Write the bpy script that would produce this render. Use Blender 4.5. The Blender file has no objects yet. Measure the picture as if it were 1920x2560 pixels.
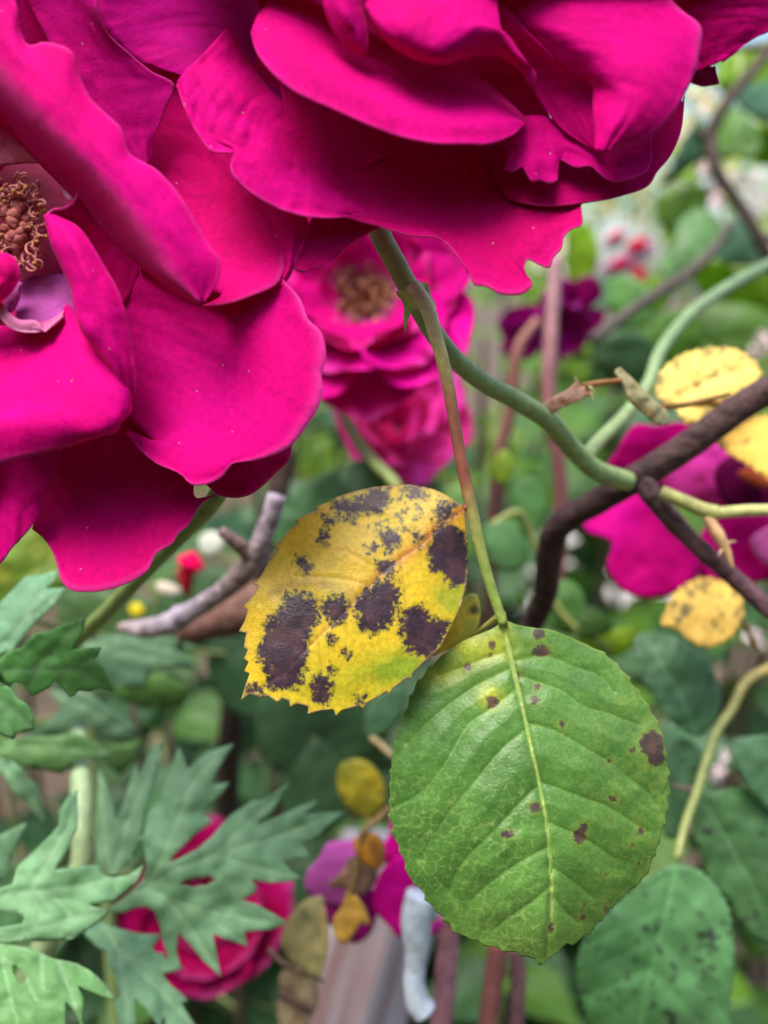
import bpy, math, random
import numpy as np
from mathutils import Vector, Matrix, geometry

# ------------------------------------------------------------------ camera, sky, sun, exposure
sc = bpy.context.scene
FPX = 2217.0                      # focal length in pixels of the 1920 x 2560 photograph
PITCH = math.radians(-14.0)
CAM = np.array([0.0, 0.0, 1.05])
FWD = np.array([0.0, math.cos(PITCH), math.sin(PITCH)])
RGT = np.array([1.0, 0.0, 0.0])
UPV = np.cross(RGT, FWD)
cam_d = bpy.data.cameras.new('camera')
cam = bpy.data.objects.new('camera', cam_d)
sc.collection.objects.link(cam)
cam.location = CAM
cam.rotation_euler = (math.pi / 2 + PITCH, 0, 0)
cam_d.sensor_fit = 'VERTICAL'; cam_d.sensor_height = 36.0; cam_d.sensor_width = 27.0
cam_d.lens = 36.0 * FPX / 2560.0
cam_d.clip_start = 0.005; cam_d.clip_end = 400.0
cam_d.dof.use_dof = True
cam_d.dof.focus_distance = 0.136
cam_d.dof.aperture_fstop = 10.0
sc.camera = cam

SUN_EL, SUN_AZ = math.radians(66.0), math.radians(215.0)   # azimuth clockwise from +Y: behind the camera, to its left
w = bpy.data.worlds.new('World'); sc.world = w; w.use_nodes = True
wn = w.node_tree.nodes; wl = w.node_tree.links
bg = wn['Background']
sky = wn.new('ShaderNodeTexSky'); sky.sky_type = 'NISHITA'; sky.sun_disc = False
sky.sun_elevation = SUN_EL; sky.sun_rotation = SUN_AZ
sky.air_density = 1.0; sky.dust_density = 3.0; sky.ozone_density = 1.0
wl.new(sky.outputs[0], bg.inputs[0]); bg.inputs[1].default_value = 0.085
sun_d = bpy.data.lights.new('sun', 'SUN'); sun_d.energy = 1.5; sun_d.angle = math.radians(35)
sun_d.color = (1.0, 0.96, 0.9)
sun = bpy.data.objects.new('sun', sun_d); sc.collection.objects.link(sun)
sdir = Vector((math.sin(SUN_AZ) * math.cos(SUN_EL), math.cos(SUN_AZ) * math.cos(SUN_EL), math.sin(SUN_EL)))
sun.rotation_euler = sdir.to_track_quat('Z', 'Y').to_euler()
sun.location = (0, 0, 5)
sc.view_settings.view_transform = 'Standard'; sc.view_settings.look = 'None'
sc.view_settings.gamma = 1.0; sc.view_settings.exposure = 1.75
sc.render.engine = 'CYCLES'
sc.cycles.use_denoising = True
sc.cycles.max_bounces = 8; sc.cycles.diffuse_bounces = 5; sc.cycles.transmission_bounces = 6
sc.cycles.sample_clamp_indirect = 6.0

rnd = random.Random(7)
nrng = np.random.RandomState(5)
COL = sc.collection

# ------------------------------------------------------------------ helpers
def lin(r, g, b):
    f = lambda c: (c / 255.0) / 12.92 if c <= 10 else (((c / 255.0) + 0.055) / 1.055) ** 2.4
    return np.array([f(r), f(g), f(b)])

def P(x, y, dmm):
    """pixel of the photograph + distance along the view axis in mm -> world point(s)"""
    x = np.asarray(x, float); y = np.asarray(y, float); d = np.asarray(dmm, float) * 0.001
    u = (x - 960.0) / FPX * d; v = (1280.0 - y) / FPX * d
    return CAM + d[..., None] * FWD + u[..., None] * RGT + v[..., None] * UPV

def Z(x0, y0, s):
    """points measured in an enlarged crop -> photograph pixels; a third number (mm) passes through"""
    def f(*pts):
        return np.array([[x0 + p[0] / s, y0 + p[1] / s] + list(p[2:]) for p in pts], float)
    return f
F = Z(0, 0, 1.0); C1 = Z(0, 0, 1.8433); C2 = Z(500, 0, 1.1683); C3 = Z(0, 700, 1.8433); C4 = Z(650, 550, 2.5523)
C5 = Z(1200, 500, 1.9236); C6 = Z(550, 1150, 2.212); C7 = Z(900, 1500, 1.9518); C8 = Z(0, 1350, 1.659)
D1 = Z(1450, 0, 2.4574); D3 = Z(0, 300, 3.6857); D4 = Z(250, 1150, 3.0164); E1 = Z(200, 1800, 2.37)
E2 = Z(0, 1400, 3.16); E3 = Z(0, 1900, 3.318); E4 = Z(650, 1750, 2.73); E5 = Z(1400, 1500, 2.0865)
E6 = Z(1100, 1950, 2.765)

def _hash(ix, iy, seed):
    h = (ix.astype(np.int64) * 374761393 + iy.astype(np.int64) * 668265263 + seed * 1442695041) & 0x7fffffff
    h = ((h ^ (h >> 13)) * 1274126177) & 0x7fffffff
    h = h ^ (h >> 16)
    return (h & 0xffff) / 65535.0

def vnoise(x, y, seed=0):
    x = np.asarray(x, float); y = np.asarray(y, float)
    ix = np.floor(x); iy = np.floor(y); fx = x - ix; fy = y - iy
    fx = fx * fx * (3 - 2 * fx); fy = fy * fy * (3 - 2 * fy)
    a = _hash(ix, iy, seed); b = _hash(ix + 1, iy, seed); c = _hash(ix, iy + 1, seed); d = _hash(ix + 1, iy + 1, seed)
    return (a * (1 - fx) + b * fx) * (1 - fy) + (c * (1 - fx) + d * fx) * fy

def fbm(x, y, seed=0, octv=4):
    s = 0; a = 0.5
    for o in range(octv):
        s = s + a * vnoise(x * 2 ** o, y * 2 ** o, seed + o * 17); a *= 0.5
    return s / (1 - 0.5 ** octv)

def sstep(e0, e1, x):
    t = np.clip((x - e0) / (e1 - e0), 0, 1); return t * t * (3 - 2 * t)

def mixc(a, b, t):
    t = np.asarray(t)[..., None]; return a * (1 - t) + b * t

def hermite(pts, n, closed=False):
    """smooth curve through pts (k x dim) sampled n times by chord length"""
    p = np.asarray(pts, float)
    if closed: p = np.vstack([p, p[:1]])
    seg = np.sqrt(((p[1:, :2] - p[:-1, :2]) ** 2).sum(1) + 1e-6)
    t = np.concatenate([[0], np.cumsum(seg)])
    k = len(p)
    m = np.zeros_like(p)
    if k == 2:
        m[:] = (p[1] - p[0]) / (t[1] - t[0])
    else:
        d = (p[1:] - p[:-1]) / seg[:, None]
        m[1:-1] = (d[:-1] * seg[1:, None] + d[1:] * seg[:-1, None]) / (seg[1:] + seg[:-1])[:, None]
        if closed:
            m[0] = m[-1] = (d[-1] * seg[0] + d[0] * seg[-1]) / (seg[0] + seg[-1])
        else:
            m[0] = d[0]; m[-1] = d[-1]
    s = np.linspace(0, t[-1], n + 1 if closed else n)
    if closed: s = s[:-1]
    i = np.clip(np.searchsorted(t, s, 'right') - 1, 0, k - 2)
    h = (t[i + 1] - t[i])[:, None]; q = ((s - t[i])[:, None]) / h
    return ((2 * q**3 - 3 * q**2 + 1) * p[i] + (q**3 - 2 * q**2 + q) * h * m[i]
            + (-2 * q**3 + 3 * q**2) * p[i + 1] + (q**3 - q**2) * h * m[i + 1])

def make_mesh(name, co, faces, col=None, smooth=True):
    me = bpy.data.meshes.new(name)
    co = np.asarray(co, np.float32).reshape(-1, 3)
    me.vertices.add(len(co)); me.vertices.foreach_set('co', co.ravel())
    faces = np.asarray(faces, np.int32); k = faces.shape[1]; nf = len(faces)
    me.loops.add(nf * k); me.loops.foreach_set('vertex_index', faces.ravel())
    me.polygons.add(nf); me.polygons.foreach_set('loop_start', np.arange(0, nf * k, k, dtype=np.int32))
    me.polygons.foreach_set('loop_total', np.full(nf, k, np.int32))
    if smooth: me.polygons.foreach_set('use_smooth', np.ones(nf, bool))
    if col is not None:
        a = me.attributes.new('col', 'FLOAT_COLOR', 'POINT')
        c = np.ones((len(co), 4), np.float32); c[:, :3] = np.asarray(col, np.float32).reshape(-1, 3)
        a.data.foreach_set('color', c.ravel())
    me.update(); me.validate()
    return me

def link(name, me, mat, parent=None, solid=None):
    o = bpy.data.objects.new(name, me); COL.objects.link(o)
    if mat is not None and not me.materials: me.materials.append(mat)
    if parent is not None:
        o.parent = parent
        o.matrix_parent_inverse = PINV.get(parent.name, Matrix.Identity(4))
    if solid:
        m = o.modifiers.new('thickness', 'SOLIDIFY'); m.thickness = solid; m.offset = 0.0
    return o
PINV = {}

def thing(name, label, cat, loc, group=None):
    o = bpy.data.objects.new(name, None); COL.objects.link(o)
    o.empty_display_size = 0.01
    o.location = loc; o['label'] = label; o['category'] = cat
    if group: o['group'] = group
    PINV[o.name] = Matrix.Translation(Vector(loc)).inverted()
    return o

def tag(o, label, cat, group=None):
    o['label'] = label; o['category'] = cat
    if group: o['group'] = group
    return o

def quads(n, m, wrap=False):
    i, j = np.meshgrid(np.arange(n - 1), np.arange(m if wrap else m - 1), indexing='ij')
    j2 = (j + 1) % m
    return np.stack([i * m + j, i * m + j2, (i + 1) * m + j2, (i + 1) * m + j], -1).reshape(-1, 4)

# ------------------------------------------------------------------ materials
def nmat(name):
    m = bpy.data.materials.new(name); m.use_nodes = True
    nt = m.node_tree; nt.nodes.clear()
    return m, nt, nt.nodes, nt.links

def tissue(name, rough, spec, transl, tr_gain, sheen=0.0, sheen_tint=(1, 1, 1, 1), bump=0.15, bscale=2500.0, mott=0.12, mscale=900.0, specks=0.0, coat=0.0, bdist=0.0004):
    """thin plant tissue: colour from the 'col' attribute, fine mottling and relief, light let through"""
    m, nt, N, L = nmat(name)
    out = N.new('ShaderNodeOutputMaterial'); att = N.new('ShaderNodeAttribute'); att.attribute_name = 'col'
    tc = N.new('ShaderNodeTexCoord')
    nz = N.new('ShaderNodeTexNoise'); nz.inputs['Scale'].default_value = mscale; nz.inputs['Detail'].default_value = 4
    L.new(tc.outputs['Object'], nz.inputs['Vector'])
    mr = N.new('ShaderNodeMapRange'); mr.inputs[1].default_value = 0.3; mr.inputs[2].default_value = 0.7
    mr.inputs[3].default_value = 1 - mott; mr.inputs[4].default_value = 1 + mott
    L.new(nz.outputs['Fac'], mr.inputs[0])
    mul = N.new('ShaderNodeMix'); mul.data_type = 'RGBA'; mul.blend_type = 'MULTIPLY'; mul.inputs[0].default_value = 1.0
    L.new(att.outputs['Color'], mul.inputs[6]); L.new(mr.outputs[0], mul.inputs[7])
    colour = mul.outputs[2]
    if specks:
        vo = N.new('ShaderNodeTexVoronoi'); vo.inputs['Scale'].default_value = 520.0
        L.new(tc.outputs['Object'], vo.inputs['Vector'])
        lt = N.new('ShaderNodeMapRange'); lt.inputs[1].default_value = 0.085; lt.inputs[2].default_value = 0.04
        lt.inputs[3].default_value = 0.0; lt.inputs[4].default_value = specks
        L.new(vo.outputs['Distance'], lt.inputs[0])
        gt = N.new('ShaderNodeMath'); gt.operation = 'GREATER_THAN'; gt.inputs[1].default_value = .80
        sx = N.new('ShaderNodeSeparateColor'); L.new(vo.outputs['Color'], sx.inputs[0]); L.new(sx.outputs[0], gt.inputs[0])
        gm = N.new('ShaderNodeMath'); gm.operation = 'MULTIPLY'; L.new(gt.outputs[0], gm.inputs[0]); L.new(lt.outputs[0], gm.inputs[1]); lt = gm
        sp = N.new('ShaderNodeMix'); sp.data_type = 'RGBA'; sp.inputs[7].default_value = (0.9, 0.45, 0.6, 1)
        L.new(lt.outputs[0], sp.inputs[0]); L.new(colour, sp.inputs[6]); colour = sp.outputs[2]
    bs = N.new('ShaderNodeBsdfPrincipled')
    L.new(colour, bs.inputs['Base Color'])
    bs.inputs['Roughness'].default_value = rough; bs.inputs['Specular IOR Level'].default_value = spec
    bs.inputs['Sheen Weight'].default_value = sheen; bs.inputs['Sheen Tint'].default_value = sheen_tint
    bs.inputs['Sheen Roughness'].default_value = 0.4
    bs.inputs['Coat Weight'].default_value = coat; bs.inputs['Coat Roughness'].default_value = 0.35
    b2 = N.new('ShaderNodeTexNoise'); b2.inputs['Scale'].default_value = bscale; b2.inputs['Detail'].default_value = 3
    L.new(tc.outputs['Object'], b2.inputs['Vector'])
    bp = N.new('ShaderNodeBump'); bp.inputs['Strength'].default_value = bump; bp.inputs['Distance'].default_value = bdist
    L.new(b2.outputs['Fac'], bp.inputs['Height']); L.new(bp.outputs[0], bs.inputs['Normal'])
    tr = N.new('ShaderNodeBsdfTranslucent')
    tg = N.new('ShaderNodeMix'); tg.data_type = 'RGBA'; tg.blend_type = 'MULTIPLY'; tg.inputs[0].default_value = 1.0
    tg.inputs[7].default_value = (*tr_gain, 1); L.new(colour, tg.inputs[6]); L.new(tg.outputs[2], tr.inputs['Color'])
    mx = N.new('ShaderNodeMixShader'); mx.inputs[0].default_value = transl
    L.new(bs.outputs[0], mx.inputs[1]); L.new(tr.outputs[0], mx.inputs[2]); L.new(mx.outputs[0], out.inputs['Surface'])
    return m

M_PETAL = tissue('petal_tissue', 0.75, 0.05, 0.16, (1.1, 1.0, 0.6), sheen=0.07, sheen_tint=(1, 0.35, 0.75, 1), bump=0.22, bscale=2600, mott=0.12, mscale=1100, specks=0.5)
M_PETAL_FAR = tissue('petal_tissue_far', 0.7, 0.06, 0.2, (1.1, 1.0, 0.8), sheen=0.08, sheen_tint=(1, 0.5, 0.85, 1), bump=0.05, bscale=900, mott=0.08, mscale=200)
M_LEAF = tissue('leaf_tissue', 0.40, 0.55, 0.25, (1.6, 1.5, 0.5), bump=0.25, bscale=2600, mott=0.16, mscale=1300)
M_LEAF_FAR = tissue('leaf_tissue_far', 0.48, 0.4, 0.35, (2.6, 2.2, 0.6), bump=0.1, bscale=700, mott=0.15, mscale=120)
M_HERB = tissue('herb_leaf_tissue', 0.6, 0.35, 0.22, (1.5, 1.4, 0.7), sheen=0.15, bump=0.2, bscale=1500, mott=0.12, mscale=300)
M_STEM = tissue('stem_skin', 0.5, 0.4, 0.0, (1, 1, 1), bump=0.3, bscale=1400, mott=0.2, mscale=500)
M_BARK = tissue('bark', 0.75, 0.25, 0.0, (1, 1, 1), bump=0.9, bscale=420, mott=0.4, mscale=300, bdist=0.0012)
M_DRY = tissue('dry_leaf_tissue', 0.6, 0.25, 0.22, (1.1, 1.05, 0.85), bump=0.3, bscale=900, mott=0.18, mscale=400)
M_ANTHER = tissue('anther', 0.7, 0.2, 0.15, (1, 1, 1), bump=0.3, bscale=3000, mott=0.2, mscale=1500)

# ------------------------------------------------------------------ builders
PET = np.array([0.66, 0.001, 0.19])
PET_PALE = lin(206, 136, 178)
PET_DARK = lin(170, 0, 72)

def petal(parent, rails, col=None, n=44, m=30, pale=None, pal=None, rim=0.35, wav=0.38, seed=0, name='petal', solid=0.00022, mat=None, ridge=0.10):
    """loft a petal through rails of (x, y, mm); the last rail is its free edge"""
    R = np.stack([hermite(r, n) for r in rails])            # k,n,3
    k = len(rails)
    mid = R[:, n // 2, :]
    S = np.zeros((m, n, 3))
    base = np.cumsum([0] + [max(8.0, np.linalg.norm(mid[i + 1, :2] - mid[i, :2])) for i in range(k - 1)])
    for j in range(n):
        pts = np.column_stack([base, R[:, j, 0], R[:, j, 1], R[:, j, 2]])
        p2 = np.column_stack([base, np.zeros(k), R[:, j]])
        # interpolate over base parameter
        t = base; q = R[:, j]
        mm = np.zeros_like(q); seg = np.diff(t)
        if k == 2: mm[:] = (q[1] - q[0]) / seg[0]
        else:
            d = np.diff(q, axis=0) / seg[:, None]
            mm[1:-1] = (d[:-1] * seg[1:, None] + d[1:] * seg[:-1, None]) / (seg[1:] + seg[:-1])[:, None]
            mm[0] = d[0]; mm[-1] = d[-1]
        s = np.linspace(0, t[-1], m); i = np.clip(np.searchsorted(t, s, 'right') - 1, 0, k - 2)
        h = seg[i][:, None]; z = (s - t[i])[:, None] / h
        S[:, j] = ((2*z**3-3*z**2+1)*q[i] + (z**3-2*z**2+z)*h*mm[i] + (-2*z**3+3*z**2)*q[i+1] + (z**3-z**2)*h*mm[i+1])
    v = np.linspace(0, 1, m)[:, None] * np.ones((1, n)); u = np.linspace(0, 1, n)[None, :] * np.ones((m, 1))
    S[..., 2] += wav * (fbm(u * 5 + seed * 3.1, v * 4, seed, 3) - 0.5) * 2
    S[..., 2] += ridge * (fbm(u * 26 + seed, v * 2.2, seed + 9, 2) - 0.5) * 2
    c = PET if col is None else np.asarray(col)
    cc = np.ones((m, n, 1)) * c
    vein = fbm(u * 40 + seed, v * 3, seed + 4, 3)
    cc = cc * (0.94 + 0.12 * vein[..., None]) * (0.9 + 0.2 * fbm(u * 9 + seed, v * 9, seed + 33, 3))[..., None]
    cc[..., 2] *= 0.9 + 0.35 * fbm(u * 3 + seed * 2, v * 3, seed + 21, 2)
    if rim: cc = mixc(cc, lin(245, 90, 190), rim * sstep(0.962, 1.0, v))
    if pale is not None: cc = mixc(cc, PET_PALE if pal is None else pal, np.clip(pale(u, v), 0, 1))
    me = make_mesh(name, P(S[..., 0], S[..., 1], S[..., 2]).reshape(-1, 3), quads(m, n), cc.reshape(-1, 3))
    return link(name, me, mat or M_PETAL, parent, solid)

def inside(px, py, poly):
    poly = np.asarray(poly)[:, :2]; r = np.zeros(len(px), bool)
    x1, y1 = poly[:, 0], poly[:, 1]; x2, y2 = np.roll(x1, -1), np.roll(y1, -1)
    for a, b, c, d in zip(x1, y1, x2, y2):
        if b == d: continue
        cr = (b > py) != (d > py)
        r ^= cr & (px < (c - a) * (py - b) / (d - b) + a)
    return r

def seg_dist(px, py, line):
    line = np.asarray(line, float)[:, :2]
    best = np.full(len(px), 1e9); tt = np.zeros(len(px)); L = 0
    tot = np.sqrt(((line[1:] - line[:-1]) ** 2).sum(1)).sum()
    for a, b in zip(line[:-1], line[1:]):
        ab = b - a; l2 = (ab ** 2).sum() + 1e-9
        t = np.clip(((px - a[0]) * ab[0] + (py - a[1]) * ab[1]) / l2, 0, 1)
        dd = np.hypot(px - a[0] - t * ab[0], py - a[1] - t * ab[1])
        u = dd < best; best[u] = dd[u]; tt[u] = (L + t[u] * math.sqrt(l2)) / tot
        L += math.sqrt(l2)
    return best, tt

def sdf(px, py, poly):
    d, _ = seg_dist(px, py, np.vstack([poly, poly[:1]])); return np.where(inside(px, py, poly), -d, d)

def tps(ctrl):
    c = np.asarray(ctrl, float); n = len(c); x = c[:, :2] / 500.0
    r = np.sqrt(((x[:, None] - x[None]) ** 2).sum(-1)); K = np.where(r > 0, r * r * np.log(r + 1e-9), 0)
    Pm = np.column_stack([np.ones(n), x]); A = np.zeros((n + 3, n + 3))
    A[:n, :n] = K + 0.02 * np.eye(n); A[:n, n:] = Pm; A[n:, :n] = Pm.T
    w_ = np.linalg.solve(A, np.concatenate([c[:, 2], np.zeros(3)]))
    def f(px, py):
        q = np.column_stack([px, py]) / 500.0
        rr = np.sqrt(((q[:, None] - x[None]) ** 2).sum(-1)); KK = np.where(rr > 0, rr * rr * np.log(rr + 1e-9), 0)
        return KK @ w_[:n] + w_[n] + q @ w_[n + 1:]
    return f

def patch(name, parent, outline, depth, colfn, mat, spacing=14.0, smooth_n=0, holes=(), solid=None, edge=None):
    """a leaf or petal from its outline: pixel outline, depth(x, y) in mm, colfn(x, y, edge_distance)"""
    o = np.asarray(outline, float)[:, :2]
    if smooth_n: o = hermite(o, smooth_n, closed=True)
    else:
        q = []
        for a, b in zip(o, np.roll(o, -1, 0)):
            k = max(1, int(np.linalg.norm(b - a) / (edge or spacing)))
            for i in range(k): q.append(a + (b - a) * i / k)
        o = np.array(q)
    x0, y0 = o.min(0); x1, y1 = o.max(0)
    gx = np.arange(x0, x1, spacing); gy = np.arange(y0, y1, spacing * 0.87)
    X, Y = np.meshgrid(gx, gy); X[1::2] += spacing / 2
    X = X.ravel() + nrng.uniform(-.12, .12, X.size) * spacing; Y = Y.ravel() + nrng.uniform(-.12, .12, Y.size) * spacing
    s = sdf(X, Y, o); k = s < -spacing * 0.55
    pts = np.vstack([o, np.column_stack([X[k], Y[k]])])
    nb = len(o)
    vv, _, ff, _, _, _ = geometry.delaunay_2d_cdt([Vector(p) for p in pts], [(i, (i + 1) % nb) for i in range(nb)], [], 0, 1e-5)
    vv = np.array([(p[0], p[1]) for p in vv]); ff = np.array([f[:] for f in ff])
    cen = vv[ff].mean(1); keep = inside(cen[:, 0], cen[:, 1], o)
    for h in holes: keep &= ~inside(cen[:, 0], cen[:, 1], np.asarray(h)[:, :2])
    ff = ff[keep]
    ed = -sdf(vv[:, 0], vv[:, 1], o)
    d = depth(vv[:, 0], vv[:, 1]) if callable(depth) else np.full(len(vv), float(depth))
    col = colfn(vv[:, 0], vv[:, 1], ed)
    if isinstance(col, tuple): col, dd = col; d = d + dd
    me = make_mesh(name, P(vv[:, 0], vv[:, 1], d), ff, col)
    return link(name, me, mat, parent, solid)

def bowl(outline, d, tx=0.0, ty=0.0, curl=0.0, wav=0.0, seed=0):
    """tilted, curled depth over an outline: d mm in the middle, tx/ty mm per half width, curl mm at the edge"""
    o = np.asarray(outline)[:, :2]; c = (o.min(0) + o.max(0)) / 2; h = (o.max(0) - o.min(0)) / 2
    hm = float(min(h)) * d / FPX; curl = math.copysign(min(abs(curl), .16*hm), curl); wav = min(wav, .12*hm)
    def f(x, y):
        u = (x - c[0]) / h[0]; v = (y - c[1]) / h[1]
        return d + tx * u + ty * v + curl * (u * u + v * v) + wav * (fbm(u * 2.5 + 7, v * 2.5, seed, 3) - .5) * 2
    return f

def teeth(o, step, height, lo=0.0, hi=1.0, seed=0, jit=0.35):
    """saw teeth along a closed outline (hooked towards growing arc length)"""
    o = hermite(np.asarray(o)[:, :2], 600, closed=True); r = random.Random(seed)
    L = np.sqrt(((np.roll(o, -1, 0) - o) ** 2).sum(1)); t = np.concatenate([[0], np.cumsum(L)])[:-1]; T = L.sum()
    nrm = np.roll(o, -1, 0) - np.roll(o, 1, 0); nrm = np.column_stack([nrm[:, 1], -nrm[:, 0]]); nrm /= np.linalg.norm(nrm, axis=1)[:, None]
    c = o.mean(0)
    if ((o - c) * nrm).sum() < 0: nrm = -nrm
    ph = np.zeros(len(o)); pos = 0; hs = np.zeros(len(o))
    cuts = []
    while pos < T:
        st = step * r.uniform(1 - jit, 1 + jit); h = height * r.uniform(.5, 1.15)
        k = (t >= pos) & (t < pos + st); q = (t[k] - pos) / st
        hs[k] = h * np.where(q < .82, (q / .82) ** 1.8, (1 - q) / .18); pos += st
    z = t / T; hs *= sstep(lo - .02, lo + .02, z) * (1 - sstep(hi - .02, hi + .02, z))
    return o + nrm * hs[:, None]

def tube(name, parent, path, radii, col, mat, sides=12, n=40, px=True, lump=0.0, seed=0, flat=None):
    """tapered stem; path of (x, y, mm) pixels or world metres; radii in mm; col one colour or list along it"""
    path = np.asarray(path, float)
    if px: path = P(path[:, 0], path[:, 1], path[:, 2])
    k = len(path)
    sg = np.concatenate([[0], np.cumsum(np.linalg.norm(np.diff(path, axis=0), axis=1))]); ss = np.linspace(0, sg[-1], n)
    # smooth through points in 3D
    q = np.zeros((n, 3)); mseg = np.diff(sg); mm = np.zeros((k, 3)); d = np.diff(path, axis=0) / mseg[:, None]
    mm[0] = d[0]; mm[-1] = d[-1]
    if k > 2: mm[1:-1] = (d[:-1] * mseg[1:, None] + d[1:] * mseg[:-1, None]) / (mseg[1:] + mseg[:-1])[:, None]
    i = np.clip(np.searchsorted(sg, ss, 'right') - 1, 0, k - 2); h = mseg[i][:, None]; z = (ss - sg[i])[:, None] / h
    q = ((2*z**3-3*z**2+1)*path[i] + (z**3-2*z**2+z)*h*mm[i] + (-2*z**3+3*z**2)*path[i+1] + (z**3-z**2)*h*mm[i+1])
    rad = np.interp(np.linspace(0, 1, n), np.linspace(0, 1, len(radii)), radii) * 0.001
    tan = np.gradient(q, axis=0); tan /= np.linalg.norm(tan, axis=1)[:, None] + 1e-12
    ref = np.array([0.13, 1.0, 0.21]); a = np.cross(tan, ref); a /= np.linalg.norm(a, axis=1)[:, None] + 1e-12; b = np.cross(tan, a)
    th = np.linspace(0, 2 * math.pi, sides, endpoint=False)
    lumps = 1 + lump * (fbm(np.linspace(0, n / 3.0, n)[:, None] + np.zeros((1, sides)), 2 + np.cos(th)[None] + seed * 5, seed, 3) - .5) * 2
    rr = rad[:, None] * lumps
    V = q[:, None] + rr[..., None] * (np.cos(th)[None, :, None] * a[:, None] + np.sin(th)[None, :, None] * b[:, None])
    V = np.vstack([V.reshape(-1, 3), q[:1], q[-1:]])
    fq = quads(n, sides, True)
    c0, c1 = n * sides, n * sides + 1; j = np.arange(sides); j2 = (j + 1) % sides
    cap = np.vstack([np.column_stack([np.full(sides, c0), j2, j, j]), np.column_stack([np.full(sides, c1), (n-1)*sides + j, (n-1)*sides + j2, (n-1)*sides + j2])])
    col = np.atleast_2d(np.asarray(col, float))
    cs = np.stack([np.interp(np.linspace(0, 1, n), np.linspace(0, 1, len(col)), col[:, e]) for e in range(3)], -1)
    cv = (cs[:, None] * (0.85 + 0.3 * fbm(np.linspace(0, n / 2.0, n)[:, None] + np.zeros((1, sides)), np.cos(th)[None] * 1.5 + seed * 3.3, seed + 3, 3))[..., None]).reshape(-1, 3)
    cv = np.vstack([cv, cs[:1], cs[-1:]])
    me = bpy.data.meshes.new(name)
    faces = [tuple(f) for f in fq] + [tuple(f[:3]) for f in cap]
    me.from_pydata([tuple(v) for v in V], [], faces)
    me.polygons.foreach_set('use_smooth', np.ones(len(faces), bool))
    at = me.attributes.new('col', 'FLOAT_COLOR', 'POINT'); c4 = np.ones((len(V), 4), np.float32); c4[:, :3] = cv
    at.data.foreach_set('color', c4.ravel()); me.update()
    return link(name, me, mat, parent)

def thorn(parent, base, tip, r, col):
    return tube('thorn', parent, [base, [(base[i] * .55 + tip[i] * .45) for i in range(3)], tip], [r, r * .45, .03], col, M_STEM, sides=8, n=8)

def flatc(c, var=0.15, sc_=60.0, seed=0, c2=None):
    c = np.asarray(c)
    def f(x, y, e):
        nz = fbm(x / sc_, y / sc_, seed, 3)
        k = c * (1 - var + 2 * var * nz)[:, None]
        return k if c2 is None else mixc(k, np.asarray(c2), sstep(.45, .75, fbm(x / sc_ / 1.5 + 9, y / sc_ / 1.5, seed + 5, 3)))
    return f

# ------------------------------------------------------------------ ground and far setting
def sheet(name, x0, x1, y0, y1, z, mat):
    o = link(name, make_mesh(name, [(x0, y0, z), (x1, y0, z), (x1, y1, z), (x0, y1, z)], [(0, 1, 2, 3)], smooth=False), mat); o['kind'] = 'structure'
    return o
def ground_mat(name, c1, c2, s, bump):
    m, nt, N, L = nmat(name); out = N.new('ShaderNodeOutputMaterial'); b = N.new('ShaderNodeBsdfPrincipled'); b.inputs['Roughness'].default_value = .9
    tc = N.new('ShaderNodeTexCoord'); nz = N.new('ShaderNodeTexNoise'); nz.inputs['Scale'].default_value = s; nz.inputs['Detail'].default_value = 8
    vo = N.new('ShaderNodeTexVoronoi'); vo.inputs['Scale'].default_value = s * 4
    L.new(tc.outputs['Object'], nz.inputs['Vector']); L.new(tc.outputs['Object'], vo.inputs['Vector'])
    ad = N.new('ShaderNodeMath'); ad.operation = 'MULTIPLY_ADD'; ad.inputs[1].default_value = .5; L.new(vo.outputs['Distance'], ad.inputs[0]); L.new(nz.outputs['Fac'], ad.inputs[2])
    cr = N.new('ShaderNodeValToRGB'); cr.color_ramp.elements[0].color = (*c1, 1); cr.color_ramp.elements[1].color = (*c2, 1)
    cr.color_ramp.elements[0].position = .35; cr.color_ramp.elements[1].position = .95
    L.new(ad.outputs[0], cr.inputs[0]); L.new(cr.outputs[0], b.inputs['Base Color'])
    bp = N.new('ShaderNodeBump'); bp.inputs['Strength'].default_value = bump; bp.inputs['Distance'].default_value = .02
    L.new(ad.outputs[0], bp.inputs['Height']); L.new(bp.outputs[0], b.inputs['Normal']); L.new(b.outputs[0], out.inputs[0])
    return m
sheet('ground', -150, 150, -150, 150, 0.0, ground_mat('soil', (.03, .02, .013), (.14, .10, .065), 14, .8))
sheet('gravel_path', .35, 30, 2.6, 4.2, 0.004, ground_mat('pale_gravel', (.28, .26, .24), (.62, .58, .54), 30, .8))

exec_parts = []
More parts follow.
